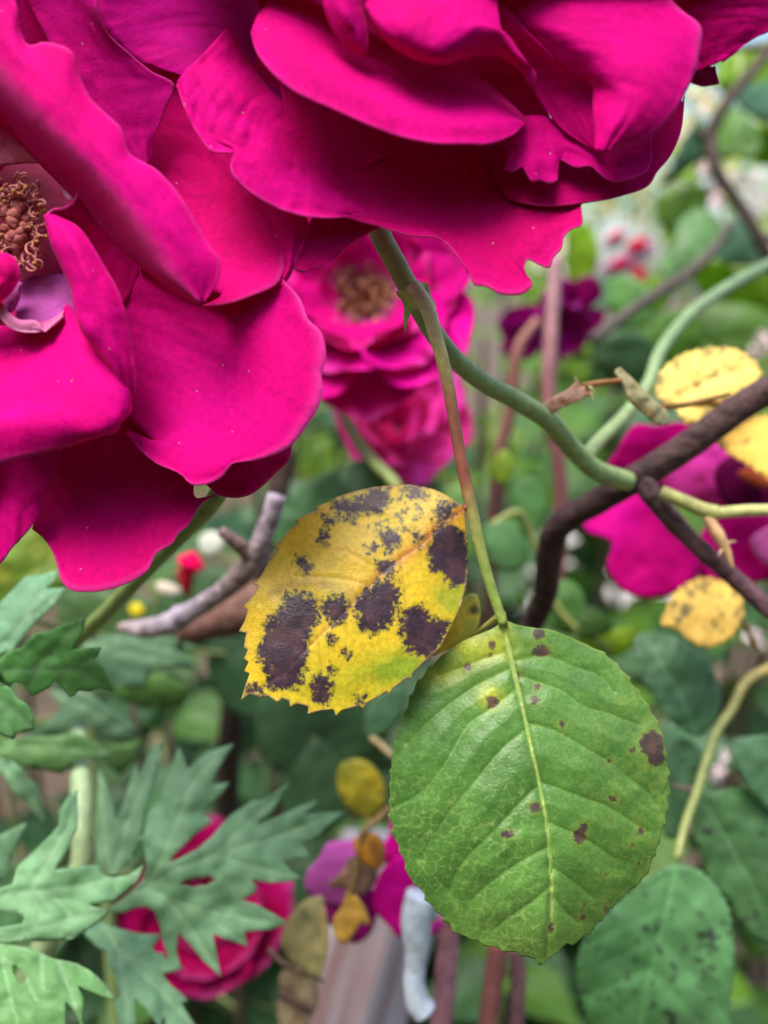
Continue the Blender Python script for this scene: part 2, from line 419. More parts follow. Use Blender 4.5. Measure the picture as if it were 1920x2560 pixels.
# ------------------------------------------------------------------ the open rose with bare stamens (rose A)
PET_SHADE = PET * np.array([0.92, 1, 0.78])  # darker, redder copy of the petal colour: shade put into the colour
roseA = thing('rose_bloom', 'large open magenta rose with withered brown stamens exposed in its heart', 'rose', P(60, 560, 140), 'roses in bloom')
sd = [0]
toc = lambda c: (Vector(CAM) - Vector(c)).normalized()
def ring_petals(parent, centre, axis, R, angles, a0, a1, seed):
    z = Vector(axis).normalized(); x = (Vector(RGT) - Vector(RGT).dot(z)*z).normalized(); y = z.cross(x); B = np.array([x, y, z]).T; r = random.Random(seed)
    for k, ph in enumerate(angles):
        n = m = 22; v = np.linspace(0, 1, m); th = a0 + (a1 - a0)*v**1.3; L_ = R*r.uniform(.92, 1.08); W_ = R*.42
        rr = np.concatenate([[0], np.cumsum(np.sin(th[:-1]))])/(m-1)*L_; hh = np.concatenate([[0], np.cumsum(np.cos(th[:-1]))])/(m-1)*L_
        wv = W_*np.minimum(1, .2 + 1.2*v**.8)*np.sqrt(np.clip(1 - np.clip((v-.68)/.33, 0, 1)**2, .03, 1))
        U = np.linspace(-1, 1, n)[None]; V = v[:, None] + 0*U; nz = (fbm(U*2.3 + seed + 9*k, V*2.6, seed + k, 3) - .5)*2
        rad = rr[:, None] + 0*U; tg = U*wv[:, None]; h_ = hh[:, None] + .05*R*U**2 + .07*R*nz*V**1.5 - .0012*(k % 2)
        loc = np.stack([rad*math.cos(ph) - tg*math.sin(ph), rad*math.sin(ph) + tg*math.cos(ph), h_], -1)
        cc = PET*np.ones((m, n, 1))*(.9 + .2*fbm(U*8 + k, V*2, seed, 2))[..., None]
        link('petal', make_mesh('petal', (loc @ B.T + np.asarray(centre)).reshape(-1, 3), quads(m, n), cc.reshape(-1, 3)), M_PETAL, parent, .00022)
def pa(rails, **k):
    sd[0] += 1; k.setdefault('seed', sd[0]); return petal(roseA, rails, **k)
palebase = lambda a, b, g=1.0: (lambda u, v: g * (1 - sstep(a, b, v)))
# closed bowl behind everything: the bases of the petals
pa([F((-200,150,128),(60,120,128),(300,200,131),(520,380,137)), F((-200,420,134),(60,400,134.5),(220,480,135),(420,600,137)), F((-200,640,135.5),(40,640,136),(200,680,136),(380,760,135)), F((-200,900,133.5),(60,900,133.5),(220,880,134),(360,860,134))], pale=lambda u,v: .85*np.exp(-((u-.42)/.25)**2-((v-.52)/.28)**2), pal=lin(150,84,96), rim=0)
pa([F((-120,-80,123),(150,-120,128),(420,-120,133)), F((-60,80,126),(140,80,130),(400,120,135)), F((-20,260,130),(180,260,133),(420,300,137))], rim=0)
# lower right under-petal
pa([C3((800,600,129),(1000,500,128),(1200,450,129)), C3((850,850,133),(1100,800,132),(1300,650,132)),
    C3((975,960,136),(1000,987,136),(1030,997,136),(1150,990,135),(1220,940,135),(1280,880,135),(1330,830,134.5),(1345,765,134.5),(1352,700,134.5))], col=PET_SHADE)
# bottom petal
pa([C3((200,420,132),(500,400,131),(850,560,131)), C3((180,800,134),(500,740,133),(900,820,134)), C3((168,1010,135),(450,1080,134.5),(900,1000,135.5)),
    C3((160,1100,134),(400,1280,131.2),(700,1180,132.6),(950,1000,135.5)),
    C3((150,1150,133.4),(200,1190,132.2),(240,1250,131),(265,1320,129.8),(285,1390,129),(320,1425,128.4),(400,1437,128.2),(500,1425,128.4),(620,1380,129.2),(680,1340,129.8),(720,1260,131),(800,1210,132),(820,1170,132.6),(870,1130,133.4),(890,1090,134.2),(950,1010,136),(1002,985,136))], col=PET_SHADE)
# lower left petal
pa([C3((-80,700,128),(120,720,127),(300,740,127)), C3((-90,950,129.5),(80,950,128.5),(220,960,129)), C3((-90,1180,129),(40,1140,128),(205,1000,130)),
    C3((-100,1370,128),(0,1310,128),(60,1232,128.3),(100,1190,128.7),(150,1130,129),(185,1060,130),(208,1010,130.5))])
# big right petal, hollow inside and flaring to its rim
pa([C3((420,-160,131),(440,150,132),(430,420,131)), C3((800,-150,131),(780,250,131.5),(520,560,130)), C3((1120,-90,129.5),(1080,420,128),(720,760,127.5)),
    C3((1260,-30,127.5),(1330,380,125),(1180,720,124.5),(860,880,125.5),(600,700,128)),
    C3((1275,-25,127),(1345,40,126),(1385,90,125.3),(1420,180,124.7),(1480,240,124.2),(1500,310,124),(1500,370,124),(1482,430,124),(1487,520,123.8),(1450,620,123.6),(1400,690,123.6),(1340,765,123.6),(1250,810,123.8),(1150,835,124),(1065,850,124.2),(1035,895,124.4),(960,940,124.6),(880,942,125),(840,900,125.4),(720,845,126.5),(640,780,127.3),(575,700,128))], m=40, n=60, rim=.5, wav=.5)
# upper right petal behind the rolled one
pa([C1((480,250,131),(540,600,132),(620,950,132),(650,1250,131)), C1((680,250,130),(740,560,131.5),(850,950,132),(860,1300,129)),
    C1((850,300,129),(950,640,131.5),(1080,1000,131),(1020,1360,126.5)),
    C1((1000,380,131),(1110,680,132),(1250,960,129.5),(1310,1200,127),(1290,1290,126),(1150,1367,125),(1040,1402,124.6),(930,1412,125))], col=PET_SHADE)
pa([C1((1080,830,129.5),(1210,960,128.6),(1270,1060,128),(1300,1150,127.5),(1310,1250,127),(1280,1300,126.8)),
    C1((1170,860,128),(1320,990,127),(1350,1060,126.6),(1345,1150,126.4),(1325,1255,126.4),(1290,1312,126.5)),
    C1((1260,900,128),(1422,1030,127.4),(1422,1060,127.3),(1380,1150,127),(1342,1260,126.8),(1300,1326,126.6))])
# back petal between the two roses
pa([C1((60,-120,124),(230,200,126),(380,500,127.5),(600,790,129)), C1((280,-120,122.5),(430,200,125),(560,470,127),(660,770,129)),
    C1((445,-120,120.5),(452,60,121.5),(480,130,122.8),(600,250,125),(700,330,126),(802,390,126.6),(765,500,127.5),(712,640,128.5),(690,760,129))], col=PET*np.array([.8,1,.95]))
# hollow behind the stamens
pa([C1((-140,800,132),(50,760,132),(200,760,132),(330,850,131.5)), C1((-120,640,131),(20,620,130.5),(150,640,130.5),(300,740,130)),
    C1((-120,420,126),(0,440,126),(120,500,125.5),(270,640,125)), C1((-120,260,121),(0,300,121),(100,380,121),(240,500,121))], pale=palebase(.0,.75,.8), pal=lin(196,120,150))
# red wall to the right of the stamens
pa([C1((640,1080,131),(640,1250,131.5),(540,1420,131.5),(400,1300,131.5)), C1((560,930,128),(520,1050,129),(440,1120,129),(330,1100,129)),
    C1((440,820,124.8),(400,838,125),(366,855,125),(345,910,125),(290,955,124.8),(240,965,124.4),(212,990,124))], rim=.6, col=PET_SHADE, pale=lambda u,v: .75*sstep(.9,1,v)*(1-sstep(.15,.3,u)))
# pale base seen over that wall
pa([D3((560,640,130),(540,500,130),(500,300,129.5)), D3((640,740,128),(660,580,127.5),(640,380,126.5)), D3((730,650,126.4),(760,580,126),(850,560,125.5),(800,480,125))], pale=lambda u,v: .9+0*u, rim=0)
# upright lobe
pa([F((135,560,128),(160,640,128),(200,740,128),(240,850,127.5),(310,975,125)), F((114,542,122),(130,613,122),(157,673,122),(179,727,122),(186,765,121.5),(201,819,121),(244,879,121.5),(298,950,122),(320,982,122.5)),
    F((125,538,120.5),(165,600,118.5),(205,680,118),(240,770,118),(270,850,118.5),(305,930,120),(322,985,122)),
    F((140,540,121.5),(195,568,120.5),(233,618,120),(262,667,120),(293,721,120),(312,775,120),(320,815,120.3),(331,879,120.8),(340,944,121.5),(337,978,122),(326,994,122.5))], n=50)
# broad petal folded down at the lower left, with turned lip
pa([C3((-80,250,130),(60,210,130),(170,230,130),(260,170,129.5),(310,110,129)), C3((-80,480,126),(0,430,126),(100,375,126),(190,310,126),(265,225,126),(330,130,126)),
    C3((-80,610,122),(100,560,121.5),(260,470,121.3),(400,390,121.5),(470,360,122.5)),
    C3((-80,752,119.5),(0,742,119.5),(150,722,119.5),(300,712,119.5),(470,700,120),(545,655,120.6),(588,570,121.2),(598,520,121.6)),
    C3((-80,868,120.8),(0,850,120.7),(150,811,120.7),(300,771,120.8),(470,716,121.2),(530,700,121.5),(560,650,121.7),(602,610,122),(604,545,122.2))], n=56, m=44, rim=.3)
# white torn rim and lilac petaloids under the stamens
pa([D3((-60,1900,127),(120,1880,127),(300,1880,127),(470,1840,127),(590,1760,127)), D3((-60,1690,126),(0,1720,125.6),(70,1785,125),(180,1845,124.8),(350,1862,124.8),(415,1920,124.6),(480,1870,125),(580,1790,125.4)),
    D3((-60,1800,124.6),(0,1830,124.2),(80,1905,124),(180,1950,123.8),(300,1962,123.8),(400,1945,123.8),(500,1895,124.2),(590,1815,124.8))], pale=lambda u,v: .55+.4*v, rim=0, wav=.15)
pa([D3((140,1520,131),(300,1440,132),(480,1420,132.5),(800,1450,133)), D3((150,1700,129),(350,1720,128.6),(560,1680,129),(800,1640,131.5)), D3((150,1820,127.2),(280,1880,126.8),(400,1925,126.6),(520,1870,127),(800,1750,131))], col=lin(170,60,160), pale=lambda u,v: .2+0*u, rim=0)
pa([D3((185,1490,127),(90,1600,127),(45,1700,127),(70,1770,127)), D3((190,1500,126),(140,1610,125.6),(100,1700,125.8),(90,1770,126)), D3((205,1500,126.6),(180,1640,126.4),(140,1730,126.6),(105,1768,126.8))], col=lin(170,60,155), pale=lambda u,v: .2+0*u, n=20, m=12)
# dark lobe at the left
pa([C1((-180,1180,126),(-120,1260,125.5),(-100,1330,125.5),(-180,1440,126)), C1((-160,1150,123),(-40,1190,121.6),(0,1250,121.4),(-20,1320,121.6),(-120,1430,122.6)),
    C1((-120,1140,123),(0,1165,122.2),(60,1182,122),(90,1232,122),(84,1300,122.2),(50,1352,122.6),(0,1392,122.8),(-120,1470,123.4))], col=PET_SHADE)
# rolled-over front petal
pa([F((-80,260,127),(20,330,127),(110,420,127.5),(200,510,127.5),(300,620,127),(430,730,124)),
    F((-70,120,118),(0,200,117),(60,270,116.5),(120,330,116.2),(180,392,116.2),(230,442,116.2),(300,522,116.2),(370,620,116.4),(420,690,116.8),(496,757,118)),
    F((-40,50,116),(55,165,115),(120,235,114.7),(190,320,114.7),(262,400,114.7),(335,480,115),(415,585,115.5),(465,660,116.4),(503,752,118)),
    F((10,-60,116.8),(43,20,117),(47,70,117),(76,117,116.8),(105,107,116.8),(135,110,116.8),(180,130,117),(195,180,117.2),(225,245,117.2),(270,290,117.2),(303,322,117.2),(312,350,117.2),(316,372,117.2),(395,428,117.2),(450,490,117.3),(490,560,117.5),(520,610,117.6),(552,660,117.8),(546,700,118),(510,757,118.3))], n=64, m=36, rim=.3, pale=lambda u,v: .13*np.exp(-((v-.36)/.1)**2))  # the pale streak along the fold is a sheen painted into the colour
# the half of the flower beyond the picture's edge
pa([F((-48,60,118),(-55,200,120),(-60,330,123)), F((-200,40,115.5),(-230,220,117.5),(-200,400,122)), F((-380,30,120),(-430,120,119),(-440,260,119),(-420,400,120.5),(-370,480,122))])
pa([F((-60,400,134),(-60,620,136),(-60,850,134)), F((-220,380,128),(-240,620,129),(-220,880,128)), F((-400,380,122),(-470,500,120.5),(-490,640,120),(-460,780,121),(-400,880,122.5))], pale=palebase(.0,.5,.6))
pa([F((-48,930,125),(-48,1080,122),(-48,1250,126),(-48,1370,129)), F((-200,880,123),(-230,1050,120),(-220,1300,125)), F((-400,820,126),(-460,960,123.5),(-480,1100,123),(-440,1250,125),(-360,1350,128))])
ring_petals(roseA, P(20, 560, 139), toc(P(20, 560, 139)), .046, [math.radians(a) for a in (100, 135, 165, 195, 225, 250)], 1.30, 1.62, 91)
tube('calyx', roseA, F((600,1100,151),(350,880,149),(170,700,146),(110,630,142),(80,600,139)), [1.7,2.0,3.2,5.5,6.5], [lin(140,160,96), lin(120,150,80)], M_STEM, n=30)
# carpels and stamens
cx, cy = 42, 560
disc = thing  # (kept for readability of the loops below)
for i in range(46):
    a = rnd.uniform(0, 6.283); r_ = math.sqrt(rnd.random()) * 1.0
    x = cx - 4 + math.cos(a) * r_ * 40; y = cy + math.sin(a) * r_ * 92
    d0 = 129.6 - 2.6 * (1 - r_ * r_)
    L = rnd.uniform(12, 24); b = rnd.uniform(0, 6.283)
    tube('carpel', roseA, [(x, y, d0 + 1.2), (x + L * .4 * math.cos(b), y + L * .4 * math.sin(b), d0 - .1), (x + L * .8 * math.cos(b), y + L * .9 * math.sin(b), d0 + .1)],
         [.5, rnd.uniform(.7, 1.15), .25], mixc(lin(150, 66, 72), lin(196, 120, 112), rnd.random()), M_ANTHER, sides=8, n=9, lump=.25, seed=i)
for i in range(90):
    a = rnd.uniform(0, 6.283)
    x = cx + math.cos(a) * rnd.uniform(34, 58); y = cy + 4 + math.sin(a) * rnd.uniform(76, 104)
    if x > 135 and 560 < y < 640: continue
    d0 = rnd.uniform(128.6, 130.2); R0 = rnd.uniform(6, 25); b = rnd.uniform(0, 6.283); s_ = rnd.choice((-1, 1)); turn = rnd.uniform(2.0, 6.0)
    ox, oy = math.cos(a) * rnd.uniform(2, 20), math.sin(a) * rnd.uniform(2, 30)
    pts = []
    for k in range(9):
        t = k / 8; rr = R0 * (1 - .35 * t); th = b + s_ * turn * t
        pts.append((x + ox * t + rr * (math.cos(th) - math.cos(b)), y + oy * t + rr * (math.sin(th) - math.sin(b)), d0 - 2.8 * t + .6 * math.sin(3 * t + b)))
    st = tube('stamen', roseA, pts, [.2, .22, .2, .15], [lin(206, 130, 150), mixc(lin(204, 130, 124), lin(180, 112, 84), rnd.random())], M_ANTHER, sides=6, n=24, seed=i)
    if i % 4 == 0:
        e = pts[-1]; q = pts[-2]; dx, dy = e[0] - q[0], e[1] - q[1]
        tube('anther', st, [(e[0] - dx * .2, e[1] - dy * .2, e[2]), (e[0] + dx * .5 - dy * .3, e[1] + dy * .5 + dx * .3, e[2] - .3), (e[0] + dx * 1.1, e[1] + dy * 1.1, e[2])], [.12, .42, .1], lin(176, 116, 76), M_ANTHER, sides=7, n=8, lump=.3, seed=i)
PINV_fix = None

# ------------------------------------------------------------------ the full rose hanging over it (rose B)
roseB = thing('rose_bloom', 'large full magenta rose with thick curled petals above the yellow leaf', 'rose', P(1150, 120, 135), 'roses in bloom')
def pb(rails, **k):
    sd[0] += 1; k.setdefault('seed', sd[0]); return petal(roseB, rails, **k)
PET_SHADE_DEEP = PET * np.array([0.88, 1, 0.74])  # still deeper petal copy, shade of the inner and lower petals mixed in
# far left shadowed petal
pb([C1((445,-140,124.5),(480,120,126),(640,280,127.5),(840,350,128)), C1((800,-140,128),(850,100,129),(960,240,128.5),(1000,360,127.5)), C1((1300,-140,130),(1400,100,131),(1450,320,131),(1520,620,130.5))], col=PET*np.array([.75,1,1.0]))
# deep inner wall
pb([C2((120,-80,125),(500,-80,130),(950,-80,130)), C2((180,80,126),(500,140,130),(960,200,129)), C2((120,320,130.5),(650,330,129.5),(1050,400,128))], col=PET_SHADE_DEEP)
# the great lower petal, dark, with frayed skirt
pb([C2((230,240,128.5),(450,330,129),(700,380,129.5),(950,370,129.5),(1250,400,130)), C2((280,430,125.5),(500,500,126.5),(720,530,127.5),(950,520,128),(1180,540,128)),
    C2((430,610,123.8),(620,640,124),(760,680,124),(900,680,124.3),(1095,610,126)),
    C2((420,635,123.5),(505,657,123),(620,690,122.4),(705,700,122),(745,738,121.6),(768,772,121.4),(785,795,121.3),(802,832,121),(840,838,121),(872,856,121),(910,862,121.2),(945,858,121.5),(972,828,121.8),(960,812,121.8),(948,790,121.9),(958,758,122),(985,770,122.2),(1022,782,122.2),(1030,758,122.4),(1058,720,122.8),(1062,692,123),(1090,668,123.2),(1112,660,123.4),(1113,600,125))], n=90, m=44, wav=.55, ridge=.22, col=PET_SHADE_DEEP, rim=.3)
pb([C2((300,540,127.5),(450,570,127.5),(590,600,127.5)), C2((322,600,126.6),(440,640,126.6),(575,630,126.8)),
    C2((332,635,126.4),(318,660,126.4),(300,715,126.6),(276,788,127),(300,797,127),(330,786,127),(362,776,127),(390,760,127),(412,738,126.8),(430,720,126.7),(480,688,126.6),(525,664,126.6),(580,640,126.8))], col=PET_SHADE)
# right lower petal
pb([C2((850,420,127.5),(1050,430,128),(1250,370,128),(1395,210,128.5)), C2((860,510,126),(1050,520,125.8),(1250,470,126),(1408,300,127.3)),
    C2((900,585,126),(1000,602,125),(1110,595,124.8),(1170,586,124.8),(1240,570,125),(1320,532,125.4),(1332,508,125.5),(1372,460,126),(1406,380,126.6),(1413,320,127),(1416,275,127.4))], col=PET_SHADE, n=50)
# mottled left petal with turned lip
pb([C1((1050,120,125),(1260,430,127.5),(1500,600,128.3),(1780,720,128)), C1((935,250,122),(1110,470,122.2),(1340,640,125),(1620,830,125.8)), C1((842,340,121),(985,580,120.6),(1180,705,121.6),(1440,850,123.4),(1690,955,124.4)),
    C1((815,395,121),(830,442,120.7),(868,540,120.3),(920,632,120),(978,700,120),(1040,705,120.3),(1080,712,120.7),(1064,748,120),(1075,810,119.8),(1110,852,119.8),(1200,920,120.3),(1300,970,121),(1420,1000,121.8),(1560,1005,122.8),(1700,978,124))], n=70, m=40, wav=.75, ridge=.25)
# crumpled small lobe
pb([C2((880,350,124),(1000,340,124),(1100,380,124),(1200,420,124),(1330,380,124.5)), C2((900,430,122.6),(1000,440,122),(1060,430,123),(1190,470,121.8),(1312,430,122.4)),
    C2((888,494,122.3),(915,502,122),(940,488,122),(955,510,121.8),(970,532,121.7),(990,527,121.8),(1015,535,121.8),(1040,532,122),(1044,500,122.6),(1050,470,123),(1100,490,122.3),(1140,485,122),(1170,510,121.6),(1200,530,121.4),(1250,524,121.4),(1275,515,121.5),(1305,500,121.7),(1319,468,122),(1314,400,122.6))], n=64, wav=.35, ridge=.2, rim=.45)
# right crown
pb([C2((1290,-80,120.5),(1390,100,122),(1440,212,123)), C2((1500,-80,118.5),(1480,90,120.5),(1475,200,122.6)), C2((1680,-80,118),(1600,60,119.8),(1525,178,122)), C2((1820,-80,119),(1690,78,120.6),(1659,95,120.8),(1620,112,121),(1590,132,121.3),(1550,165,121.8),(1525,181,122.2))])
pb([C2((1420,160,125),(1450,180,125),(1480,195,125),(1505,193,125)), C2((1418,225,125),(1440,225,124.4),(1475,230,124.6),(1510,222,125)), C2((1425,238,125.4),(1440,243,125.3),(1470,252,125.3),(1500,249,125.3),(1517,245,125.3))], n=20, m=12, col=PET_SHADE*.6)
pb([C2((690,-40,118.5),(835,60,120),(950,190,122),(985,280,123),(1060,380,123),(1150,437,121.5)), C2((770,-40,117.2),(910,90,118.5),(1030,200,120.5),(1070,280,121.5),(1110,360,121.5),(1152,437,121)), C2((840,-40,116),(980,115,117.6),(1085,213,118.7),(1143,250,119.4),(1158,350,119.8),(1166,442,120.3))], rim=0)
pb([C2((835,-40,118.6),(900,45,118.4),(980,112,118.2),(1085,210,118),(1140,243,117.9),(1148,330,117.4),(1155,400,117),(1152,440,116.8)),
    C2((900,-40,117.2),(975,50,116.6),(1060,130,116.2),(1140,205,116),(1190,260,115.8),(1190,350,115.6),(1170,442,116.4)),
    C2((1080,-40,116.6),(1180,60,115.6),(1260,140,115),(1300,220,114.5),(1270,320,114.5),(1190,442,116.2)),
    C2((1340,-40,118),(1405,30,117.8),(1463,80,117.6),(1458,150,117.2),(1447,205,117),(1420,265,116.8),(1382,330,116.6),(1337,375,116.5),(1297,402,116.4),(1235,420,116.4),(1195,440,116.5))], n=56, m=36, rim=.4)
# inner curled petals
pb([C2((500,-90,117),(700,-90,115),(860,-60,116)), C2((490,-10,115),(620,10,112.6),(760,10,112.8),(880,90,114.5)), C2((482,20,115),(522,90,114.6),(600,150,114.2),(700,178,114),(780,150,114),(860,130,114.6),(935,165,116),(968,200,117)),
    C2((480,30,116),(520,95,116.2),(600,160,116.4),(700,190,116.6),(780,170,116.8),(850,158,117),(910,182,117.6),(950,222,118.2),(972,262,118.6),(983,235,118.6),(975,205,118.4))], n=50, rim=.1)
pb([C2((352,-60,114.5),(365,30,115),(385,80,115.4),(430,137,116),(478,160,116.6)), C2((410,-60,113),(428,40,113.4),(452,92,114.2),(482,152,116)), C2((455,-60,114.5),(471,20,115),(489,90,115.6),(491,130,116),(485,160,116.6))], n=24, m=16)
# crown beyond the picture's upper edge
pb([F((420,-50,122),(700,-50,115),(950,-50,114),(1180,-50,115)), F((400,-170,120),(680,-190,111.5),(950,-200,111),(1220,-180,113)), F((440,-330,124),(600,-380,119),(800,-400,117.5),(1000,-390,117.5),(1200,-330,119.5))])
pb([F((1060,-50,114.5),(1300,-50,113.5),(1600,-50,115.5),(1950,-50,118)), F((1040,-160,112.6),(1320,-180,111.5),(1650,-170,113.5),(2080,-150,118)), F((1060,-280,119),(1250,-350,118),(1500,-370,118.5),(1800,-330,120),(2060,-250,121.5))])
ring_petals(roseB, P(1100, 40, 136), toc(P(1100, 40, 136)), .046, [math.radians(a) for a in (40, 70, 100, 130, 158)], 1.32, 1.62, 92)
tube('calyx', roseB, F((930,530,141),(950,440,141),(990,330,140),(1030,240,138)), [1.8,2.4,5.5,7], [lin(140,160,96), lin(120,150,80)], M_STEM, n=24)
# great lip rolled outwards
pb([C2((260,-40,124),(420,50,126),(580,130,126.5),(720,180,127),(860,260,126),(950,345,122)), C2((172,40,119.3),(200,16,119),(245,18,119),(330,68,119),(420,152,119.3),(520,222,119.5),(640,268,119.5),(780,284,120),(860,304,120.3),(947,357,120.8)),
    C2((158,70,116.8),(255,110,115.8),(385,205,115.2),(520,285,115.4),(640,325,115.8),(760,345,116.4),(860,350,117.8),(947,358,120.2)),
    C2((150,100,116.4),(164,150,115.4),(200,202,114.6),(270,264,114),(380,316,113.8),(480,361,114),(580,399,114.4),(700,421,115),(780,421,115.8),(830,423,116.4),(880,411,117.4),(925,386,119),(948,360,120.3))], n=64, m=36, rim=.25)
# ------------------------------------------------------------------ the diseased compound leaf in front
def unit_noise_lines(x, y, seed):   # thin branching veinlets: ridged noise
    return 1 - np.abs(fbm(x, y, seed, 2) - .5) * 2
leafH = thing('rose_leaf', 'rose leaf with one yellow black-spotted leaflet and one large round green leaflet', 'leaf', P(1045, 735, 140))
rach = tube('rachis', leafH, F((1030,712,138.5),(1062,760,138.5),(1092,850,139),(1118,950,140),(1135,1050,141),(1152,1150,142),(1172,1240,143),(1200,1370,144.5),(1228,1470,145.5),(1258,1560,146.5)),
     [1.25, 1.15, 1.0, .95, .95, 1.0, 1.05, .95, .9, .8], [lin(246,238,222), lin(244,236,184), lin(232,214,140), lin(176,116,90), lin(166,100,84), lin(170,100,84), lin(180,176,100), lin(160,176,90), lin(150,176,84), lin(170,190,90)], M_STEM, n=70, lump=.08)
# stipule with its ear-shaped tips
stp = patch('stipule', leafH, C4((960,440),(1000,410),(1045,395),(1080,430),(1085,480),(1110,520),(1122,570),(1105,625),(1075,590),(1040,560),(1010,560),(985,570),(965,590),(945,640),(925,718),(912,650),(920,570),(905,510),(880,490),(866,460),(890,450),(930,455)), bowl(C4((866,395),(1122,718)), 138.6, .6, .2, .9),
     lambda x, y, e: mixc(mixc(np.ones((len(x),1))*lin(226,236,186), lin(190,216,150), sstep(.4,.7,fbm(x/25,y/25,3))), lin(214,190,190), .8*sstep(18,4,np.abs(x-1035-(y-730)*.35))), M_LEAF, spacing=6, solid=.0004)
# ---- yellow leaflet
yo = C6((1362,262),(1300,228),(1250,193),(1190,165),(1130,150),(1050,136),(960,140),(850,150),(740,175),(650,205),(595,235),(530,262),(545,276),(480,302),(412,338),(436,348),(380,395),(335,448),(292,480),(322,497),(270,560),(228,640),(180,685),(212,698),(175,760),(130,812),(156,826),(140,885),(105,948),(148,956),(132,1035),(155,1050),(134,1100),(160,1115),(136,1166),(165,1182),(140,1250),(116,1328),(165,1292),(220,1312),(268,1304),(318,1340),(345,1318),(382,1330),(386,1366),(425,1346),(490,1362),(484,1406),(545,1388),(628,1378),(642,1416),(672,1384),(770,1358),(790,1376),(812,1345),(925,1282),(938,1300),(955,1265),(1038,1202),(1058,1214),(1068,1178),(1150,1095),(1210,1045),(1242,990),(1282,910),(1322,830),(1355,720),(1366,650),(1371,560),(1370,460),(1362,370),(1358,300))
ymid = C6((1355,262),(1270,320),(1190,390),(1120,460),(1000,540),(900,620),(830,690),(750,770),(690,840),(540,980),(350,1180),(130,1310))
ydep = tps(np.vstack([C6((1355,262,143),(1120,460,142.6),(900,620,142),(690,840,141.4),(400,1130,142),(130,1310,143.5)), C6((960,145,145.5),(640,210,145),(330,480,143.4),(200,700,142.4),(500,500,142),(800,350,143)), C6((110,950,143),(500,1380,144),(930,1270,144.5),(1200,1040,145.2),(1370,560,146),(1100,760,143),(800,1100,142.4))]))
YD = [C6((370,760),(440,730),(530,760),(545,850),(500,950),(480,1050),(470,1150),(430,1250),(340,1270),(280,1250),(250,1130),(200,1080),(250,1000),(260,900),(330,850)),
 C6((600,760),(680,760),(712,800),(680,900),(630,910),(590,850),(570,800)), C6((850,690),(930,660),(985,720),(970,830),(930,900),(850,960),(790,930),(760,850),(770,770)),
 C6((1010,840),(1100,810),(1150,870),(1270,900),(1240,980),(1200,1050),(1140,1090),(1040,1050),(990,960)), C6((1190,390),(1270,350),(1350,400),(1368,520),(1368,690),(1290,690),(1240,630),(1170,610),(1160,500)),
 C6((780,215),(860,152),(935,180),(900,280),(800,300),(660,285),(615,240)), C6((1040,160),(1120,150),(1135,190),(1060,205)), C6((890,400),(970,390),(985,470),(920,500)),
 C6((430,560),(460,540),(500,580),(490,625),(455,605)), C6((1200,250),(1300,238),(1270,310),(1200,330)), C6((600,1140),(645,1165),(600,1200)), C6((530,1200),(610,1230),(590,1340),(540,1330),(500,1250)),
 C6((600,980),(640,1000),(615,1030)), C6((685,1050),(705,1060),(695,1095),(683,1085)), C6((170,1240),(250,1275),(200,1300),(150,1290)), C6((740,1310),(800,1320),(770,1350)), C6((570,380),(590,400),(580,460),(562,450)), C6((575,320),(650,320),(630,345),(580,350)), C6((690,320),(760,325),(720,350)), C6((800,480),(860,485),(850,500)), C6((1085,400),(1115,420),(1100,470)), C6((860,570),(960,560),(950,640),(870,600))]
